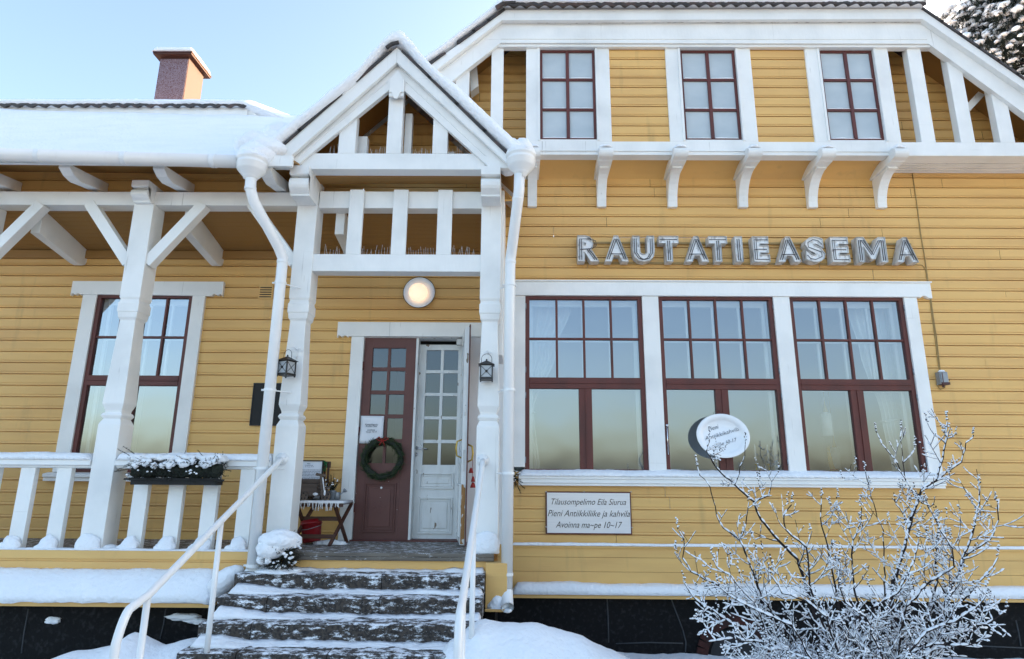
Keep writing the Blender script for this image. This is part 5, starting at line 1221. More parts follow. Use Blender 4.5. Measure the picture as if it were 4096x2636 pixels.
for txt, x0, x1, yb in (('Käsityöläistalo', 155, 236, 731), ('Kuulto-Tiimi', 158, 230, 742), ('avoinna', 168, 216, 766), ('ma-pe 10-17', 158, 228, 778)):
    vs, fs = textmesh(txt, 1, 0, .004, .005); xa1 = min(v.x for v in vs); xb1 = max(v.x for v in vs); q0, q1 = at('b4', x0, yb, -.026), at('b4', x1, yb, -.026); s_ = (q1.x-q0.x)/(xb1-xa1)
    m_ = MB(); m_.add([Vector((q0.x+(v.x-xa1)*s_, -.0245+v.z*.02, q0.z+v.y*s_*1.05)) for v in vs], fs); build(m_, 'print', INK, T, fixn=False)
settle(T)
T = thing('door_wreath', 'dark green conifer wreath with a red bow hanging on the brown door leaf', 'wreath')
c = at('b4', 264, 948, -.07); rr = (X('b4', 408, 948, -.07)-X('b4', 120, 948, -.07))/2-.045; r_ = random.Random(5); m_ = MB()
for i in range(620):
    a = r_.random()*2*math.pi; q = c+Vector((math.cos(a)*rr, 0, math.sin(a)*rr*.97))+rv(r_, .030); d = Vector((-math.sin(a), 0, math.cos(a)))*(-1)+rv(r_, .7)
    needles(m_, q, d, 13, .042, .0016, r_, .55)
build(m_, 'greenery', GREEN, T)
m_ = MB(); m_.tube([c+Vector((math.cos(a)*rr, .0, math.sin(a)*rr*.97)) for a in [math.pi*2*i/32 for i in range(33)]], .030, 8); shiftm(m_, lambda v: v+Vector((nz(v.x*9, v.z*9), 0, nz(v.z*9, v.x*9)))*.02); build(m_, 'core', DGREEN, T, smooth=True)
m_ = MB(); t_ = c+Vector((0, -.045, rr)); 
for s_ in (-1, 1): m_.tube([t_, t_+Vector((s_*.04, -.012, .03)), t_+Vector((s_*.07, -.005, .015)), t_+Vector((s_*.03, -.01, -.01)), t_], .007, 5); m_.tube([t_, t_+Vector((s_*.03, -.01, -.06))], .006, 5)
build(m_, 'red_bow', REDF, T, smooth=True); settle(T)
T = thing('door_bells', 'red cord with small red bells hanging from the pull of the open door', 'ornament')
q = opn(Vector((W2-.05, .115, 1.86))); m_ = MB(); m_.tube([q, q+Vector((.005, -.005, -.12)), q+Vector((0, 0, -.30))], .003, 5); build(m_, 'cord', REDF, T)
m_ = MB(); 
for dz, r0 in ((-.15, .026), (-.24, .022), (-.30, .03)): m_.lathe([(.004, .03), (r0*.5, .02), (r0*.75, 0), (r0, -.025), (r0*.9, -.026), (0, -.02)], q+Vector((.012*(-1 if dz > -.2 else 1), 0, dz)), 'Z', 12)
build_each(m_, 'bell', REDF, T, smooth=True); settle(T)

# ---- folding chair with its display
YS0, YS1 = -.17, -.56
def tz(x, y, Y=YS1): return Z('t', x, y, Y)
def tx(x, y, Y=YS1): return X('t', x, y, Y)
T = thing('folding_chair', 'brown wooden folding chair with fringed white cloth left of the door', 'chair')
sxa, sxb, szt = tx(440, 640), tx(950, 640), tz(700, 655)
m_ = MB()
for i in range(5): y0 = YS1+(YS0-YS1)*i/5; m_.box(sxa, sxb, y0+.004, y0+(YS0-YS1)/5-.004, szt-.022, szt)
m_.box(sxa, sxb, YS1-.0, YS1+.018, szt-.045, szt-.0225); build(m_, 'seat', TABW, T, bevel=.003)
for xx_ in (sxa+.02, sxb-.05):
    m_ = MB(); w2 = .012
    lx1 = tx(945, 690)-sxb+xx_+.03
    def bar(p, q, th=.014, wd=.018):
        d_ = (q-p).normalized(); up_ = Vector((1, 0, 0)).cross(d_).normalized(); vs = []
        for e_ in (p, q):
            for s1, s2 in ((-1, -1), (1, -1), (1, 1), (-1, 1)): vs.append(e_+Vector((th*s1, 0, 0))+up_*wd*s2)
        m_.add(vs, [(0, 1, 2, 3), (7, 6, 5, 4), (0, 4, 5, 1), (1, 5, 6, 2), (2, 6, 7, 3), (3, 7, 4, 0)])
    bar(Vector((xx_-.05, YS1+.04, szt-.02)), Vector((xx_+.02, YS0-.02, FL))); build(m_, 'leg', TABW, T, bevel=.002)
    m_ = MB(); bar(Vector((xx_+.04, YS0, szt-.02)), Vector((xx_-.06, YS1-.02, FL))); build(m_, 'leg', TABW, T, bevel=.002)
m_ = MB(); z1_, z2_ = tz(640, 840, -.38), tz(640, 1042, -.50); m_.box(sxa-.01, sxb-.06, -.39, -.37, z1_-.022, z1_+.022); m_.box(sxa-.01, sxb-.07, -.52, -.50, z2_-.02, z2_+.02); build(m_, 'stretcher', TABW, T, bevel=.002)
bz = tz(790, 188, -.16); m_ = MB(); bx0_, bx1_ = tx(470, 200, -.16), tx(808, 200, -.16)
m_.box(bx0_, bx1_, -.17, -.145, bz-.07, bz)
for xx_ in (tx(705, 250, -.15), tx(745, 250, -.15), tx(785, 250, -.15), bx0_+.03, bx0_+.13): m_.box(xx_-.012, xx_+.012, -.165, -.15, szt, bz-.07)
build(m_, 'backrest', TABW, T, bevel=.003)
m_ = MB(); q = at('t', 740, 200, -.19)
for k_ in range(5): m_.tube([q, q+Vector((.02*math.cos(k_*1.3), -.01, .02*math.sin(k_*1.3))), q+Vector((.035*math.cos(k_*1.3+.4), -.012, .03*math.sin(k_*1.3+.4)-.01)), q+Vector((.01*k_-.03, -.012, -.06-.01*k_))], .006, 5)
build(m_, 'green_ribbon', GRIB, T, smooth=True)
m_ = MB(); snow_loft(m_, sxa-.005, sxb+.01, lambda x: [(YS0-.02, szt+.001), (YS0-.02, szt+.014), (YS1+.1, szt+.016), (YS1-.006, szt+.013), (YS1-.014, szt-.004-.010*abs(nz(x*12, 1, 1))), (YS1-.003, szt-.01)], 60, .004, 3, .01)
r_ = random.Random(3)
x = sxa
while x < sxb:
    if r_.random() < .82: m_.tube([Vector((x, YS1-.012, szt)), Vector((x+r_.uniform(-.006, .006), YS1-.015, szt-.03)), Vector((x+r_.uniform(-.01, .01), YS1-.012, szt-.04-r_.random()*.045))], [.005, .004, .006], 5)
    x += .017
build(m_, 'fringed_cloth', CLOTH, T, smooth=True); settle(T)
# red bucket under it
T = thing('red_bucket', 'red plastic bucket tilted beneath the folding chair', 'bucket')
bc = Vector((tx(600, 1000, -.36), -.36, FL+.0)); bw = (tx(715, 930, -.36)-tx(470, 930, -.36))/2; bh = (tz(600, 860, -.36)-FL)*.93
Mx = Matrix.Translation(bc+Vector((0, 0, .02))) @ Matrix.Rotation(R(-9), 4, 'Y') @ Matrix.Rotation(R(-7), 4, 'X')
m_ = MB(); m_.lathe([(0, 0), (bw*.76, 0), (bw*.80, .01), (bw*.93, bh*.80), (bw*1.0, bh*.80), (bw*1.0, bh*.87), (bw*.97, bh*.88), (bw*.98, bh), (bw*.93, bh), (bw*.92, bh*.85), (bw*.75, .015), (0, .015)], (0, 0, 0), 'Z', 36); shiftm(m_, lambda v: Mx @ v); build(m_, 'pail', BUCK, T, smooth=True)
m_ = MB(); m_.tube([Vector((-bw*1.0, 0, bh*.72)), Vector((-bw*.7, -bw*.75, bh*.58)), Vector((0, -bw*1.04, bh*.55)), Vector((bw*.7, -bw*.75, bh*.62)), Vector((bw*1.0, 0, bh*.72))], .003, 5); shiftm(m_, lambda v: Mx @ v); build(m_, 'wire_handle', ZINC, T, smooth=True); settle(T)
# framed notice
T = thing('framed_notice', 'black framed white page of text leaning against the folding chair back', 'notice')
f0, f1 = at('t', 462, 172, -.22), at('t', 694, 470, -.26); m_ = MB(); fx0, fx1, fz0_, fz1_ = f0.x, f1.x, szt+.014, f0.z
for a, b, c_, d_ in ((fx0, fx1, fz1_-.012, fz1_), (fx0, fx1, fz0_, fz0_+.012), (fx0, fx0+.012, fz0_+.012, fz1_-.012), (fx1-.012, fx1, fz0_+.012, fz1_-.012)): m_.box(a, b, -.235, -.21, c_, d_)
build(m_, 'frame', BLACK, T)
m_ = MB(); m_.box(fx0+.012, fx1-.012, -.222, -.212, fz0_+.012, fz1_-.012); build(m_, 'page', PAPER, T)
for txt, x0, x1, yb in (('Pieni', 538, 574, 219), ('Antiikkikahvila', 510, 602, 236), ('Av. ma-pe 10-17', 512, 612, 253)):
    vs, fs = textmesh(txt, 1, .2, .004, .005); xa1 = min(v.x for v in vs); xb1 = max(v.x for v in vs); q0, q1 = at('t', x0, yb, -.223), at('t', x1, yb, -.223); s_ = (q1.x-q0.x)/(xb1-xa1)
    m_ = MB(); m_.add([Vector((q0.x+(v.x-xa1)*s_, -.2225+v.z*.02, q0.z+v.y*s_)) for v in vs], fs); build(m_, 'print', INK, T, fixn=False)
m_ = MB(); r_ = random.Random(9)
for i in range(8):
    zq = Z('t', 500, 284+i*16.5, -.223); x = fx0+.03
    while x < fx1-.03:
        wl = r_.uniform(.008, .026); m_.box(x, min(x+wl, fx1-.028), -.2235, -.2222, zq-.0022, zq+.0022); x += wl+.005
build(m_, 'print', INK, T, label='body text too small to read'); settle(T)
# toy wagon
T = thing('toy_wagon', 'grey weathered wooden toy cart standing on the white fringed cloth', 'toy cart')
YW = -.47; SZ = szt+.016
def box3(x0, y0, x1, y1, ya, yb_, nm, m__=GWOOD):
    a, b = at('t', x0, y0, ya), at('t', x1, y1, ya); m_ = MB(); m_.box(a.x, b.x, ya, yb_, max(b.z, SZ+.0), a.z); return build(m_, nm, m__, T, bevel=.003)
def off(): pass
zb0 = Z('t', 600, 590, YW); dzw = SZ+.035-zb0
a, b = at('t', 435, 440, YW), at('t', 640, 580, YW); m_ = MB(); zb1 = max(b.z, SZ+.02)
m_.box(a.x, b.x, YW, YW+.012, zb1, a.z); m_.box(a.x, b.x, YW+.15, YW+.162, zb1, a.z); m_.box(a.x, a.x+.012, YW+.012, YW+.15, zb1, a.z); m_.box(b.x-.012, b.x, YW+.012, YW+.15, zb1, a.z); m_.box(a.x+.012, b.x-.012, YW+.012, YW+.15, zb1, zb1+.012)
build(m_, 'cart_box', GWOOD, T, bevel=.002)
m_ = MB(); m_.box(b.x+.001, b.x+.10, YW+.05, YW+.12, zb1+.0, zb1+.03); m_.box(b.x+.001, b.x+.13, YW+.03, YW+.05, a.z-.05, a.z-.03); build(m_, 'drawbar', GWOOD, T, bevel=.002)
a2, b2_ = at('t', 466, 388, YW+.05), at('t', 672, 440, YW+.05); m_ = MB(); m_.box(a2.x, b2_.x, YW+.03, YW+.12, a.z+.001, a2.z); build(m_, 'crate_block', GWOOD, T, bevel=.003)
def wheel(cx_, cz_, r0, y, tilt_=0):
    m_ = MB(); n_ = 28; m_.lathe([(r0*.12, -.009), (r0, -.009), (r0, .009), (r0*.12, .009)], (cx_, y, cz_), 'Y', n_); o = build(m_, 'wheel', GWOOD, T, bevel=.001)
    m_ = MB()
    for k_ in range(5): a = k_*2*math.pi/5+.3; m_.lathe([(r0*.17, .0092), (r0*.17, .0105), (0, .0105)], (cx_+math.cos(a)*r0*.62, y, cz_+math.sin(a)*r0*.62), 'Y', 10)
    build(m_, 'wheel_hole', BOARDB, o)
w1 = at('t', 500, 560, YW-.02); r1_ = (at('t', 548, 560, YW-.02).x-at('t', 450, 560, YW-.02).x)/2; wheel(w1.x, SZ+r1_, r1_, YW-.02); wheel(w1.x, SZ+r1_, r1_, YW+.19)
w2_ = at('t', 742, 538, YW-.0); r2_ = (at('t', 798, 538, YW).x-at('t', 685, 538, YW).x)/2; wheel(w2_.x, SZ+r2_, r2_, YW+.03)
u0, u1 = at('t', 716, 572, YW-.03), at('t', 700, 335, YW-.05); m_ = MB(); m_.tube([u0, u1], .020, 4); build(m_, 'steering_bar', GWOOD, T)
h0, h1 = at('t', 640, 333, YW-.07), at('t', 752, 352, YW-.02); m_ = MB(); m_.tube([h0, h1], .013, 8); build(m_, 'handle', GWOOD, T)
m_ = MB(); m_.blob(at('t', 632, 560, YW-.02), .026, (1.1, .8, .6), .3, 2, 2); m_.blob(at('t', 738, 545, YW-.05), .022, (.5, .5, 1.3), .3, 2, 2); m_.tube([at('t', 715, 370, YW-.06), at('t', 732, 520, YW-.05)], .006, 5); build(m_, 'snow', SNOW, T, smooth=True); settle(T)
# heather pot
T = thing('potted_heather', 'small zinc pot of dark heather on the white cloth beside the toy cart', 'potted plant')
pc = at('t', 822, 590, -.36); pr_ = (tx(862, 560, -.36)-tx(784, 560, -.36))/2; ph = Z('t', 820, 520, -.36)-SZ
m_ = MB(); m_.lathe([(0, 0), (pr_*.8, 0), (pr_*.95, ph*.92), (pr_*1.04, ph*.93), (pr_*1.04, ph), (pr_*.9, ph), (pr_*.8, ph*.9), (0, ph*.9)], (pc.x, -.36, SZ), 'Z', 24); build(m_, 'pot', ZINC, T, smooth=True)
m_ = MB(); r_ = random.Random(4)
for i in range(46): d_ = Vector((r_.gauss(-.10, .45), r_.gauss(0, .4), 1)); sprig(m_, (pc.x+r_.uniform(-.02, .02), -.36+r_.uniform(-.02, .02), SZ+ph*.9), d_, r_.uniform(.09, .19), r_, .013, 36, .0016, .1)
build(m_, 'heather', DGREEN, T)
m_ = MB()
for i in range(16): m_.blob((pc.x+r_.uniform(-.07, .06), -.38+r_.uniform(-.04, .03), SZ+ph+r_.uniform(.02, .13)), .009, (1, 1, .8), .4, 2, 1)
build(m_, 'snow', SNOW, T, smooth=True); settle(T)
T = thing('watering_can', 'little zinc watering can with its spout reaching right over the chair edge', 'watering can')
cc = Vector((tx(872, 590, -.28), -.28, SZ)); m_ = MB(); m_.lathe([(0, 0), (.04, 0), (.04, .075), (.036, .08), (0, .08)], cc, 'Z', 22); build(m_, 'body', ZINC, T, smooth=True)
s0, s1 = at('t', 862, 612, -.30), at('t', 952, 535, -.30); s0.z = max(s0.z, SZ+.012); m_ = MB(); m_.tube([cc+Vector((.03, -.0, .02)), s0.lerp(s1, .3), s1], [.009, .008, .007], 8); d_ = (s1-s0).normalized(); m_.tube([s1, s1+d_*.02, s1+d_*.03], [.007, .022, .024], 12); build(m_, 'spout', ZINC, T, smooth=True)
m_ = MB(); m_.tube([cc+Vector((-.038, 0, .02)), cc+Vector((-.06, 0, .06)), cc+Vector((-.03, 0, .11)), cc+Vector((.0, 0, .08))], .004, 6); build(m_, 'handle', ZINC, T, smooth=True); settle(T)

# ---- snow capped dwarf conifer on the top step
T = thing('dwarf_conifer', 'small dark conifer bush with a thick snow cap on the top step', 'shrub')
YC = -1.22; cc = at('t', 235, 1250, YC); rw = (X('t', 490, 1250, YC)-X('t', -5, 1250, YC))/2; base = Vector((cc.x, YC, sz[0])); r_ = random.Random(12)
top = Z('t', 220, 960, YC); hh = top-sz[0]; cen = Vector((cc.x, YC, sz[0]+hh*.5))
m_ = MB(); tw = MB()
for i in range(620):
    u = rv(r_).normalized(); u.z = min(u.z, .15) if u.x < .5 else u.z
    q = cen+Vector((u.x*rw*.72, u.y*rw*.55, u.z*hh*.40)); d_ = Vector((u.x, u.y*1.0, u.z*.5+.25))
    sprig(m_, q-d_*.05, d_, r_.uniform(.07, .12), r_, .014, 26, .0018, .1, tw)
for i in range(14): a = r_.random()*6.28; tw.tube([base, base+Vector((math.cos(a)*rw*.4, math.sin(a)*rw*.3, hh*.5))], .006, 5)
build(m_, 'foliage', DGREEN, T); build(tw, 'twigs', BARK, T)
m_ = MB(); m_.blob(cen, rw*.55, (1, .75, .75), .3, 2, 3, seed=2); build(m_, 'inner_foliage', DGREEN, T, smooth=False)
m_ = MB(); sc0 = Vector((cc.x, YC-.01, top-hh*.26))
m_.blob(sc0+Vector((-.01, -.02, .0)), rw*.92, (1.0, .8, .55), .16, 1.5, 4, seed=4); m_.blob(sc0+Vector((-rw*.32, -.07, -hh*.16)), rw*.62, (1, .8, .75), .25, 1.6, 3, seed=9)
m_.blob(sc0+Vector((rw*.62, .0, -hh*.02)), rw*.34, (1, .9, .85), .2, 1.6, 3, seed=6); m_.blob(sc0+Vector((-rw*.72, -.04, -hh*.44)), rw*.25, (1.1, .9, .9), .25, 2, 3, seed=5)
m_.blob(sc0+Vector((-rw*.35, -.10, -hh*.42)), rw*.16, (.8, .8, 1.3), .3, 2, 2, seed=7)
for i in range(70):
    u = rv(r_).normalized(); u.y = -abs(u.y); q = cen+Vector((u.x*rw*.95, u.y*rw*.72, u.z*hh*.42)); 
    if q.z < cen.z+.08: m_.blob(q, r_.uniform(.008, .020), (1, 1, .8), .4, 2, 1, seed=i)
build(m_, 'snow_cap', SNOW, T, smooth=True)
m_ = MB(); m_.blob(base+Vector((0, -.0, 0)), rw*1.05, (1, .62, .16), .3, 1.8, 3, flatb=.0, seed=8); build(m_, 'foot_snow', SNOW, T, smooth=True); settle(T)

# ---- flower box on the railing
T = thing('railing_flower_box', 'black flower box of dark conifer sprigs heaped with snow on the railing', 'flower box')
YX = PY-.16; a, b = at('f', 602, 400, YX), at('f', 1398, 400, YX); z0_, z1_ = Z('f', 1000, 437, YX), Z('f', 1000, 385, YX)
m_ = MB(); m_.box(a.x, b.x, YX, YX+.13, z0_, z1_-.005); m_.box(a.x-.015, b.x+.015, YX-.008, YX-.001, z1_-.014, z1_+.014); build(m_, 'box', BOARDB, T, bevel=.006)
m_ = MB(); e0, e1 = at('f', 545, 380, YX-.004), at('f', 1466, 393, YX-.004); m_.box(e0.x, a.x-.016, YX-.012, YX-.002, e0.z-.01, e0.z+.006); m_.box(b.x+.016, e1.x, YX-.012, YX-.002, e1.z-.008, e1.z+.008); m_.tube([(a.x+.1, YX+.1, z0_+.06), (a.x+.1, PY-.0, rz1)], .006, 5); m_.tube([(b.x-.1, YX+.1, z0_+.06), (b.x-.1, PY-.0, rz1)], .006, 5); build(m_, 'holder', BOARDB, T)
m_ = MB(); tw = MB(); r_ = random.Random(8); zt_ = Z('f', 1000, 175, YX)
for i in range(620):
    x = r_.uniform(a.x-.01, b.x+.01); y = YX+r_.uniform(-.05, .12); z = r_.uniform(z1_+.01, zt_-.02); d_ = Vector(((x-(a.x+b.x)/2)*.9, -.9 if y < YX+.05 else .2, r_.uniform(-.6, .5)))+rv(r_, .5)
    sprig(m_, (x, y, z), d_, r_.uniform(.05, .10), r_, .014, 30, .0017, .3, tw)
for (u, v, dx, dz) in ((600, 170, -.6, .35), (590, 290, -1, -.1), (1300, 210, -.45, .55), (1420, 290, 1, .05), (620, 250, -1, -.25), (640, 150, -.2, .2)):
    q = at('f', u, v, YX+.0); sprig(m_, q, Vector((dx, -.2, dz)), .13, r_, .016, 90, .0018, .1, tw)
build(m_, 'conifer_sprigs', DGREEN, T); build(tw, 'twigs', BARK, T)
m_ = MB()
for i in range(22): m_.blob((a.x+.04+(b.x-a.x-.08)*i/21, YX+.05, (z1_+zt_)/2-.02+.02*nz(i*3.3)), .085, (.7, .9, .85), .5, 3, 2, seed=i*3)
build(m_, 'inner_foliage', DGREEN, T)
m_ = MB()
for i in range(26):
    t = (i+.5)/26; x = a.x+(b.x-a.x)*t; m_.blob((x, YX+.045+.02*nz(i*1.3), zt_-.015+.012*nz(i*.7, 5)), .075, (.9, 1.1, .48+.2*nz(i*2.1)), .3, 2, 3, seed=i)
    if r_.random() < .75: m_.blob((x+r_.uniform(-.02, .02), YX-.05, zt_-.04-r_.random()*.05), r_.uniform(.02, .04), (1.2, .6, 1.1), .4, 2, 2, seed=i+40)
for i in range(26): m_.blob((r_.uniform(a.x-.03, b.x+.03), YX-.06-r_.random()*.03, r_.uniform(z1_+.04, zt_-.02)), r_.uniform(.006, .014), (1.2, 1, .8), .4, 2, 1, seed=i)
build(m_, 'snow_heap', SNOW, T, smooth=True); settle(T)

# ---- conifer sprigs hanging at the window corner
T = thing('conifer_bunch', 'bunch of frosted conifer twigs fixed behind the right rain pipe', 'evergreen bunch')
K['s'] = (1840, 1640, 2.853); c = at('s', 610, 770, -.08); m_ = MB(); tw = MB(); r_ = random.Random(6)
for (u, v) in ((625, 670), (660, 700), (690, 720), (700, 790), (750, 870), (680, 950), (650, 880), (630, 860), (605, 900), (640, 760), (580, 720), (560, 850), (720, 830), (590, 660)):
    q = at('s', u, v, -.10); sprig(m_, c, q-c+Vector((0, -.03, .0)), (q-c).length*1.03, r_, .02, 100, .002, .15, tw)
build(m_, 'needles', DGREEN, T); build(tw, 'twigs', BARK, T)
m_ = MB()
for i in range(12): m_.blob(at('s', r_.uniform(605, 690), r_.uniform(690, 820), -.12), .007, (1.4, 1, .7), .4, 2, 1)
build(m_, 'snow', SNOW, T, smooth=True); settle(T)

# ---- curtains, lamps and candles inside
def curtain(edge, name_label, x_wall, top, tie, bot, y, sgn):
    """gathered curtain tied to the side; edge = [(z, inner x)] from the top down"""
    T = thing('curtain', name_label, 'curtain'); m_ = MB(); n_ = 60; mm = 26; vs = []
    def inner(z):
        for (za_, xa__), (zb_, xb__) in zip(edge, edge[1:]):
            if za_ >= z >= zb_: t = (za_-z)/(za_-zb_); t = t*t*(3-2*t); return xa__+(xb__-xa__)*t
        return edge[-1][1]
    for j in range(mm+1):
        z = top+(bot-top)*j/mm; xi = inner(z)
        for i in range(n_+1): t = i/n_; vs.append((x_wall+(xi-x_wall)*t, y+.022*math.sin(t*34+.5*math.sin(z*3)), z))
    fs = [(j*(n_+1)+i, j*(n_+1)+i+1, (j+1)*(n_+1)+i+1, (j+1)*(n_+1)+i) for j in range(mm) for i in range(n_)]
    m_.add(vs, fs); build(m_, 'cloth', CURT, T, smooth=True, fixn=False)
    m_ = MB(); m_.tube([(x_wall, y, tie+.03), (inner(tie), y-.03, tie), (inner(tie)+.01*sgn, y+.02, tie)], .012, 6); build(m_, 'tie_band', CURT, T)
    m_ = MB(); m_.tube([(x_wall-.05*sgn, y, top+.01), (x_wall+1.0*sgn, y, top+.01)], .012, 8); build(m_, 'curtain_rail', WHT, T); settle(T)
YQ = .34; zt_, zb_ = hb-.02, wz['sill']+.0
curtain([(zt_, X('P', 1335, 700, YQ)), (Z('P', 1300, 820, YQ), X('P', 1300, 820, YQ)), (Z('P', 1260, 960, YQ), X('P', 1248, 960, YQ)), (zb_, X('P', 1262, 1095, YQ))], 'thin white curtain tied back at the left edge of the first cafe window', wx[0]-.03, zt_, Z('P', 1255, 965, YQ), zb_, YQ, 1)
curtain([(zt_, X('P', 1978, 700, YQ)), (Z('P', 2010, 820, YQ), X('P', 2010, 820, YQ)), (Z('P', 2060, 980, YQ), X('P', 2062, 980, YQ)), (zb_, X('P', 2088, 1095, YQ))], 'thin white curtain tied back at the right edge of the third cafe window', wx[5]+.03, zt_, Z('P', 2070, 985, YQ), zb_, YQ, -1)
def pendant(k_, u, v, Y, label):
    T = thing('pendant_lamp', label, 'lamp'); c = at(k_, u, v, Y)
    m_ = MB(); m_.lathe([(0, .02), (.03, .0), (.065, -.02), (.07, -.30), (.066, -.30), (.06, -.02), (0, 0)], c, 'Z', 24); build(m_, 'shade', CERAM, T, smooth=True)
    m_ = MB(); m_.lathe([(.005, .16), (.02, .06), (.03, .0)], c, 'Z', 12); m_.tube([c+Vector((0, 0, .1)), Vector((c.x, c.y, 4.28))], .004, 5); build(m_, 'cord', GOLD, T); settle(T)
pendant('P', 1929, 963, .75, 'slim white cylinder lamp hanging inside the third cafe window')
pendant('P', 1950, 1046, 1.9, 'slim white lamp hanging lower and deeper inside the third cafe window')
def candle(x, label, y=.26):
    T = thing('candle', label, 'candle'); z0 = zb_-.01
    m_ = MB(); m_.lathe([(0, 0), (.035, 0), (.03, .01), (.008, .03), (.006, .10), (.016, .11), (.016, .12), (0, .12)], (x, y, z0), 'Z', 16); build(m_, 'holder', BRASS, T, smooth=True)
    m_ = MB(); m_.lathe([(.011, .12), (.011, .33), (.006, .345), (0, .35)], (x, y, z0), 'Z', 12); build(m_, 'stick', CERAM, T, smooth=True); settle(T)
candle(X('o', 1245, 1100, .26), 'white candle on the sill, nearer to the oval dish'); candle(X('o', 1440, 1100, .26), 'white candle on the sill near the right edge of the middle window')
T = thing('straw_bundle', 'golden straw bundle standing inside the third cafe window', 'ornament'); q = at('b3', 1050, 210, .28); r_ = random.Random(2); m_ = MB()
for i in range(70): m_.tube([(q.x+r_.uniform(-.03, .03), .28+r_.uniform(-.02, .02), zb_), (q.x-.03+r_.uniform(-.02, .02), .28, zb_+r_.uniform(.12, .33))], [.003, .0015], 4)
build(m_, 'stalks', GOLD, T)
m_ = MB(); m_.tube([(q.x-.035, .25, zb_+.05), (q.x+.035, .25, zb_+.05)], .006, 6); build(m_, 'tie', REDF, T); settle(T)

# ---- the snowy lilac in front of the wall
T = thing('lilac_shrub', 'bare many stemmed lilac shrub covered with snow before the cafe windows', 'shrub')
r_ = random.Random(21); br_ = MB(); sn = MB(); sd_ = MB()
root = Vector((X('b3', 1200, 1500, -1.9), -1.9, -.22))
def snowseg(a, b, rad, k_=1.):
    d_ = (b-a); L_ = d_.length
    if L_ < 1e-5: return
    hz = math.hypot(d_.x, d_.y)/L_
    if hz < .3 and r_.random() < .65: return
    up_ = Vector((0, 0, 1)); rs = (.0026+rad*.6+.0036*r_.random()**1.5)*(.42+.72*hz)*k_
    if r_.random() < .10: return
    o_ = up_*(rad*.75+rs*.5)+Vector((0, .001, 0)); m1_ = a.lerp(b, .5)
    sn.tube([a+o_*.7, a.lerp(b, .2)+o_, m1_+o_*1.05, a.lerp(b, .8)+o_, b+o_*.7], [rs*.35, rs*.95, rs*(.9+.35*r_.random()), rs*.9, rs*.35], 5)
def seeds(p, d_, n):
    ax = (d_*.4+Vector((0, 0, 1))).normalized()
    for i in range(n):
        t = i/n; q = p+ax*(.012+t*.085)+rv(r_, .012*(1-t*.6)); rr_ = r_.uniform(.0035, .006)
        sd_.blob(q, rr_, (1, 1, 1.4), .3, 2, 1); 
        if r_.random() < .8: sn.blob(q+Vector((0, 0, rr_*1.2)), rr_*r_.uniform(1.1, 1.9), (1, 1, .9), .4, 2, 1, seed=i)
def twig(p, d_, ln, rad, lev):
    n = max(3, int(ln/.045)); pts = [p]; d_ = d_.normalized(); cur = rv(r_, .25); 
    for i in range(n):
        d_ = (d_+Vector((0, 0, .20 if lev else .1))*(.9 if d_.z < .8 else .2)+cur*.12+rv(r_, .13)).normalized(); pts.append(pts[-1]+d_*ln/n)
    br_.tube(pts, [max(.0023, rad*(1-.6*i/n)) for i in range(n+1)], 5 if rad > .004 else 4)
    for i, (a, b) in enumerate(zip(pts, pts[1:])): snowseg(a, b, max(.0023, rad*(1-.6*i/n)))
    if lev > 0:
        for i in range(1, n):
            for s_ in (1, -1):
                if r_.random() < (.50 if lev > 1 else .38):
                    side = d_.cross(rv(r_)).normalized(); twig(pts[i], (pts[i]-pts[i-1]).normalized()*.5+side*s_*.9, ln*r_.uniform(.32, .62), rad*.55, lev-1)
    else:
        if r_.random() < .22: seeds(pts[-1], d_, r_.randint(4, 9))
        elif r_.random() < .6: sd_.blob(pts[-1], .0032, (1, 1, 1.6), .2, 2, 1); sn.blob(pts[-1]+Vector((0, 0, .006)), .0055, (1, 1, 1), .4, 2, 1)
def leader(pp, y0, y1, rad, dens=.6, fromroot=True, ln=(.16, .36)):
    P_ = [at('b3', x, y, y0+(y1-y0)*i/(len(pp)-1)) for i, (x, y) in enumerate(pp)]
    if fromroot: P_ = [root+Vector((r_.uniform(-.25, .25)+(P_[0].x-root.x)*.35, r_.uniform(-.12, .12), 0))]+P_
    Q = []
    for a, b in zip(P_, P_[1:]):
        m__ = max(1, int((b-a).length/.05))
        for k_ in range(m__): Q.append(a.lerp(b, k_/m__)+rv(r_, .006))
    Q.append(P_[-1]); n = len(Q)
    br_.tube(Q, [max(.0028, rad*(1-.72*i/n)) for i in range(n)], 7)
    for i, (a, b) in enumerate(zip(Q, Q[1:])):
        rr_ = rad*(1-.72*i/n); snowseg(a, b, rr_, 1.15)
        if i > 3 and r_.random() < dens:
            d_ = (b-a).normalized(); side = d_.cross(rv(r_)).normalized(); twig(a, d_*.6+side, r_.uniform(*ln)*(1.1-.4*i/n), rr_*.5, 2 if r_.random() < .55 else 1)
    seeds(Q[-1], (Q[-1]-Q[-2]).normalized(), 10)
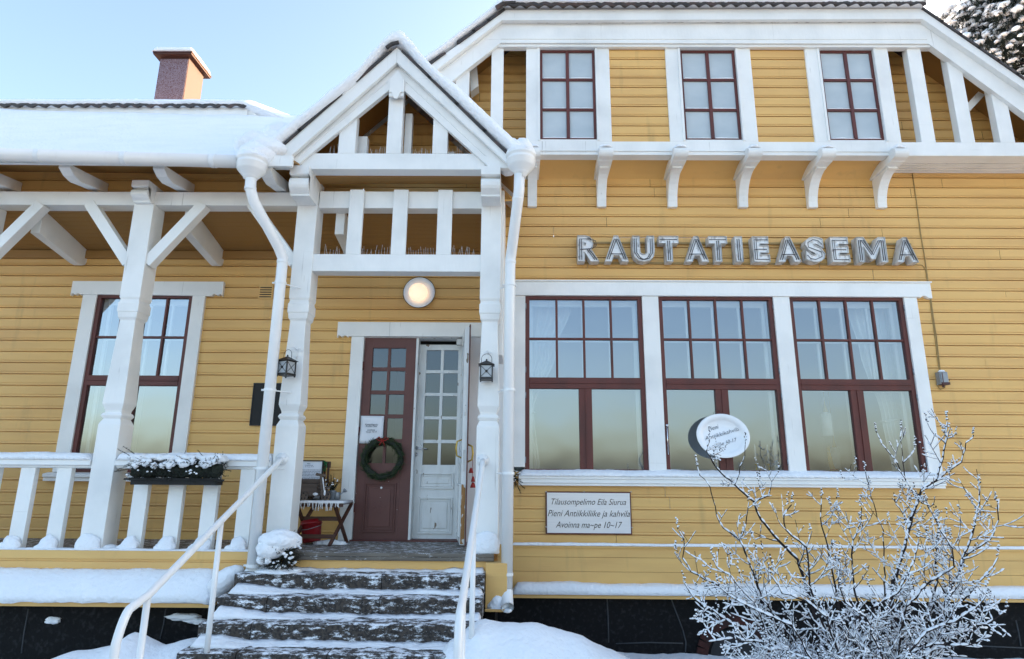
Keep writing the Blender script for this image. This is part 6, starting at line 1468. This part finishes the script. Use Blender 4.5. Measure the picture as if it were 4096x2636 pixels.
LD = [([(980, 1500), (880, 1080), (800, 840), (640, 680), (540, 560), (500, 440), (360, 320), (230, 200), (170, 90), (185, -20)], -1.8, -1.5, .017, .42),
      ([(700, 1500), (560, 1150), (470, 880), (400, 700), (440, 600), (462, 440)], -1.9, -1.8, .013, .5),
      ([(850, 1520), (560, 1120), (470, 880), (395, 705), (280, 625), (235, 530), (190, 330), (120, 250), (100, 190)], -2.0, -1.7, .011, .4),
      ([(1440, 1500), (1410, 1000), (1400, 640), (1345, 500), (1278, 232)], -1.7, -1.5, .010, .3),
      ([(1450, 1500), (1470, 1000), (1540, 800), (1600, 560), (1670, 360), (1775, 290), (1825, 90), (1845, -10), (1850, -120)], -1.9, -1.6, .020, .42),
      ([(1480, 1500), (1500, 900), (1620, 520), (1640, 430), (1560, 290), (1500, 180), (1400, 40), (1358, -40)], -1.8, -1.4, .012, .28),
      ([(1640, 1500), (1780, 1000), (1770, 870), (1790, 600), (1720, 480), (1690, 400)], -1.8, -2.0, .015, .5),
      ([(1750, 1500), (1850, 1100), (1960, 850), (2040, 620), (2070, 450), (2080, 330)], -2.1, -2.0, .017, .55),
      ([(1760, 1500), (1860, 1100), (1990, 800), (2150, 710), (2215, 570), (2200, 460)], -2.0, -1.9, .013, .45),
      ([(1700, 1500), (1920, 1180), (2080, 1000), (2170, 900), (2205, 830)], -2.2, -2.2, .012, .5),
      ([(1650, 1540), (2000, 1330), (2170, 1270), (2265, 1200)], -2.3, -2.3, .011, .6),
      ([(1300, 1500), (1200, 1050), (1180, 760), (1240, 580), (1250, 480)], -2.0, -2.0, .013, .55),
      ([(1150, 1500), (1060, 1000), (1000, 700), (960, 560), (970, 420)], -1.7, -1.6, .013, .55),
      ([(1050, 1500), (900, 1080), (860, 760), (720, 640), (700, 540), (760, 460)], -2.1, -2.1, .014, .55),
      ([(700, 1540), (450, 1350), (250, 1230), (80, 1120), (10, 1010)], -2.2, -2.2, .012, .6),
      ([(720, 1500), (420, 1130), (200, 1000), (60, 930), (0, 830), (10, 700), (-30, 640)], -2.0, -1.9, .012, .5),
      ([(650, 1500), (500, 1150), (330, 960), (240, 900), (215, 850)], -2.3, -2.3, .010, .6),
      ([(1500, 1500), (1560, 1180), (1700, 1020), (1900, 900), (1880, 760), (1800, 640)], -2.2, -2.2, .014, .6),
      ([(1250, 1540), (1340, 1180), (1500, 1080), (1620, 860), (1650, 700)], -2.4, -2.4, .013, .6),
      ([(900, 1540), (760, 1300), (560, 1220), (380, 1130), (260, 1040)], -2.5, -2.4, .012, .65),
      ([(1100, 1540), (1000, 1250), (860, 1130), (700, 1080), (620, 960)], -2.5, -2.5, .012, .65),
      ([(1400, 1540), (1280, 1250), (1140, 1150), (1080, 980), (1100, 860)], -2.5, -2.5, .012, .65),
      ([(1550, 1540), (1700, 1350), (1900, 1280), (2050, 1180), (2120, 1100)], -2.5, -2.5, .012, .65),
      ([(800, 1540), (600, 1430), (350, 1400), (180, 1420)], -2.4, -2.5, .010, .6),
      ([(1500, 1540), (1750, 1440), (2000, 1440), (2160, 1380)], -2.4, -2.5, .010, .6),
      ([(1180, 1540), (1250, 1350), (1420, 1240), (1480, 1120)], -2.0, -2.1, .014, .6)]
for pp, y0, y1, rad, dens in LD: leader(pp, y0, y1, rad, dens*1.1)
# short side leaders that reach the window height
for pp, y0, y1, rad in (([(1775, 290), (1950, 160), (1975, 30), (2030, -10)], -1.64, -1.6, .008), ([(1560, 290), (1535, 120), (1520, -10), (1530, -60)], -1.5, -1.45, .005), ([(1840, 30), (1730, -60), (1712, -110)], -1.6, -1.6, .005), ([(360, 320), (430, 120), (437, 20)], -1.6, -1.6, .006), ([(500, 440), (600, 400), (620, 300), (660, 240)], -1.6, -1.6, .006), ([(1540, 170), (1620, 80), (1625, 60)], -1.48, -1.48, .004)):
    leader(pp, y0, y1, rad, .25, False, (.10, .2))
build(br_, 'branches', BARK, T, smooth=True, fixn=False); build(sn, 'branch_snow', SNOW, T, smooth=True, fixn=False); build(sd_, 'seed_heads', BARK, T, smooth=True, fixn=False); settle(T)

# ---- snowy pines behind the house
def pine(k_, u, v, Y, rad, hgt, seed, label, dens=1.):
    T = thing('pine_tree', label, 'tree', 'snowy pines behind the house'); r_ = random.Random(seed); c = at(k_, u, v, Y); gx = c.x
    top = c.z+hgt*.35; base = Vector((gx, Y, -.2)); n = 24
    tr = MB(); tr.tube([base+Vector((nz(i*.3, seed)*.3, nz(i*.4, seed, 2)*.3, (top+.2)*i/n)) for i in range(n+1)], [.34*(1-.85*i/n) for i in range(n+1)], 9)
    nd = MB(); sw = MB(); z0 = c.z-hgt*.75
    nb = int(150*dens)
    for i in range(nb):
        z = z0+(top-z0)*r_.random()**.8; a = r_.random()*2*math.pi; f = math.sqrt(max(0, 1-((z-(z0+(top-z0)*.42))/((top-z0)*.60))**2)); L_ = rad*f*r_.uniform(.65, 1.05)
        if L_ < .3: continue
        p = Vector((gx, Y, z)); d_ = Vector((math.cos(a), math.sin(a), .30)).normalized(); pts = [p]; m__ = 7
        for j in range(m__): d_ = (d_+Vector((0, 0, -.10))+rv(r_, .10)).normalized(); pts.append(pts[-1]+d_*L_/m__)
        tr.tube(pts, [.05*(1-.8*j/m__) for j in range(m__+1)], 5)
        for j in range(3, m__+1):
            for s_ in range(4):
                q = pts[j]+rv(r_, .36); b_ = pts[j]
                for h_ in range(3): nd_p = q+rv(r_, .10); needles(nd, nd_p, Vector(((q-b_).x, (q-b_).y, -1.1)), 18, .17, .009, r_, .75)
                if r_.random() < .8: sw.blob(q+Vector((0, 0, .07)), r_.uniform(.06, .13), (1.2, 1.2, .6), .45, 2, 2, seed=s_+j*3+i)
    build(tr, 'trunk', BARK, T, smooth=True); build(nd, 'needles', DGREEN, T, fixn=False); build(sw, 'snow_load', SNOW, T, smooth=True, fixn=False); settle(T)
pine('P', 2430, 60, 12.0, 3.6, 9.0, 3, 'tall snow laden pine nearest behind the right roof slope', 1.7)
pine('P', 2520, 190, 15.5, 3.4, 9.0, 5, 'snow laden pine further back, right of the nearer pine', 1.0)
settle(B)
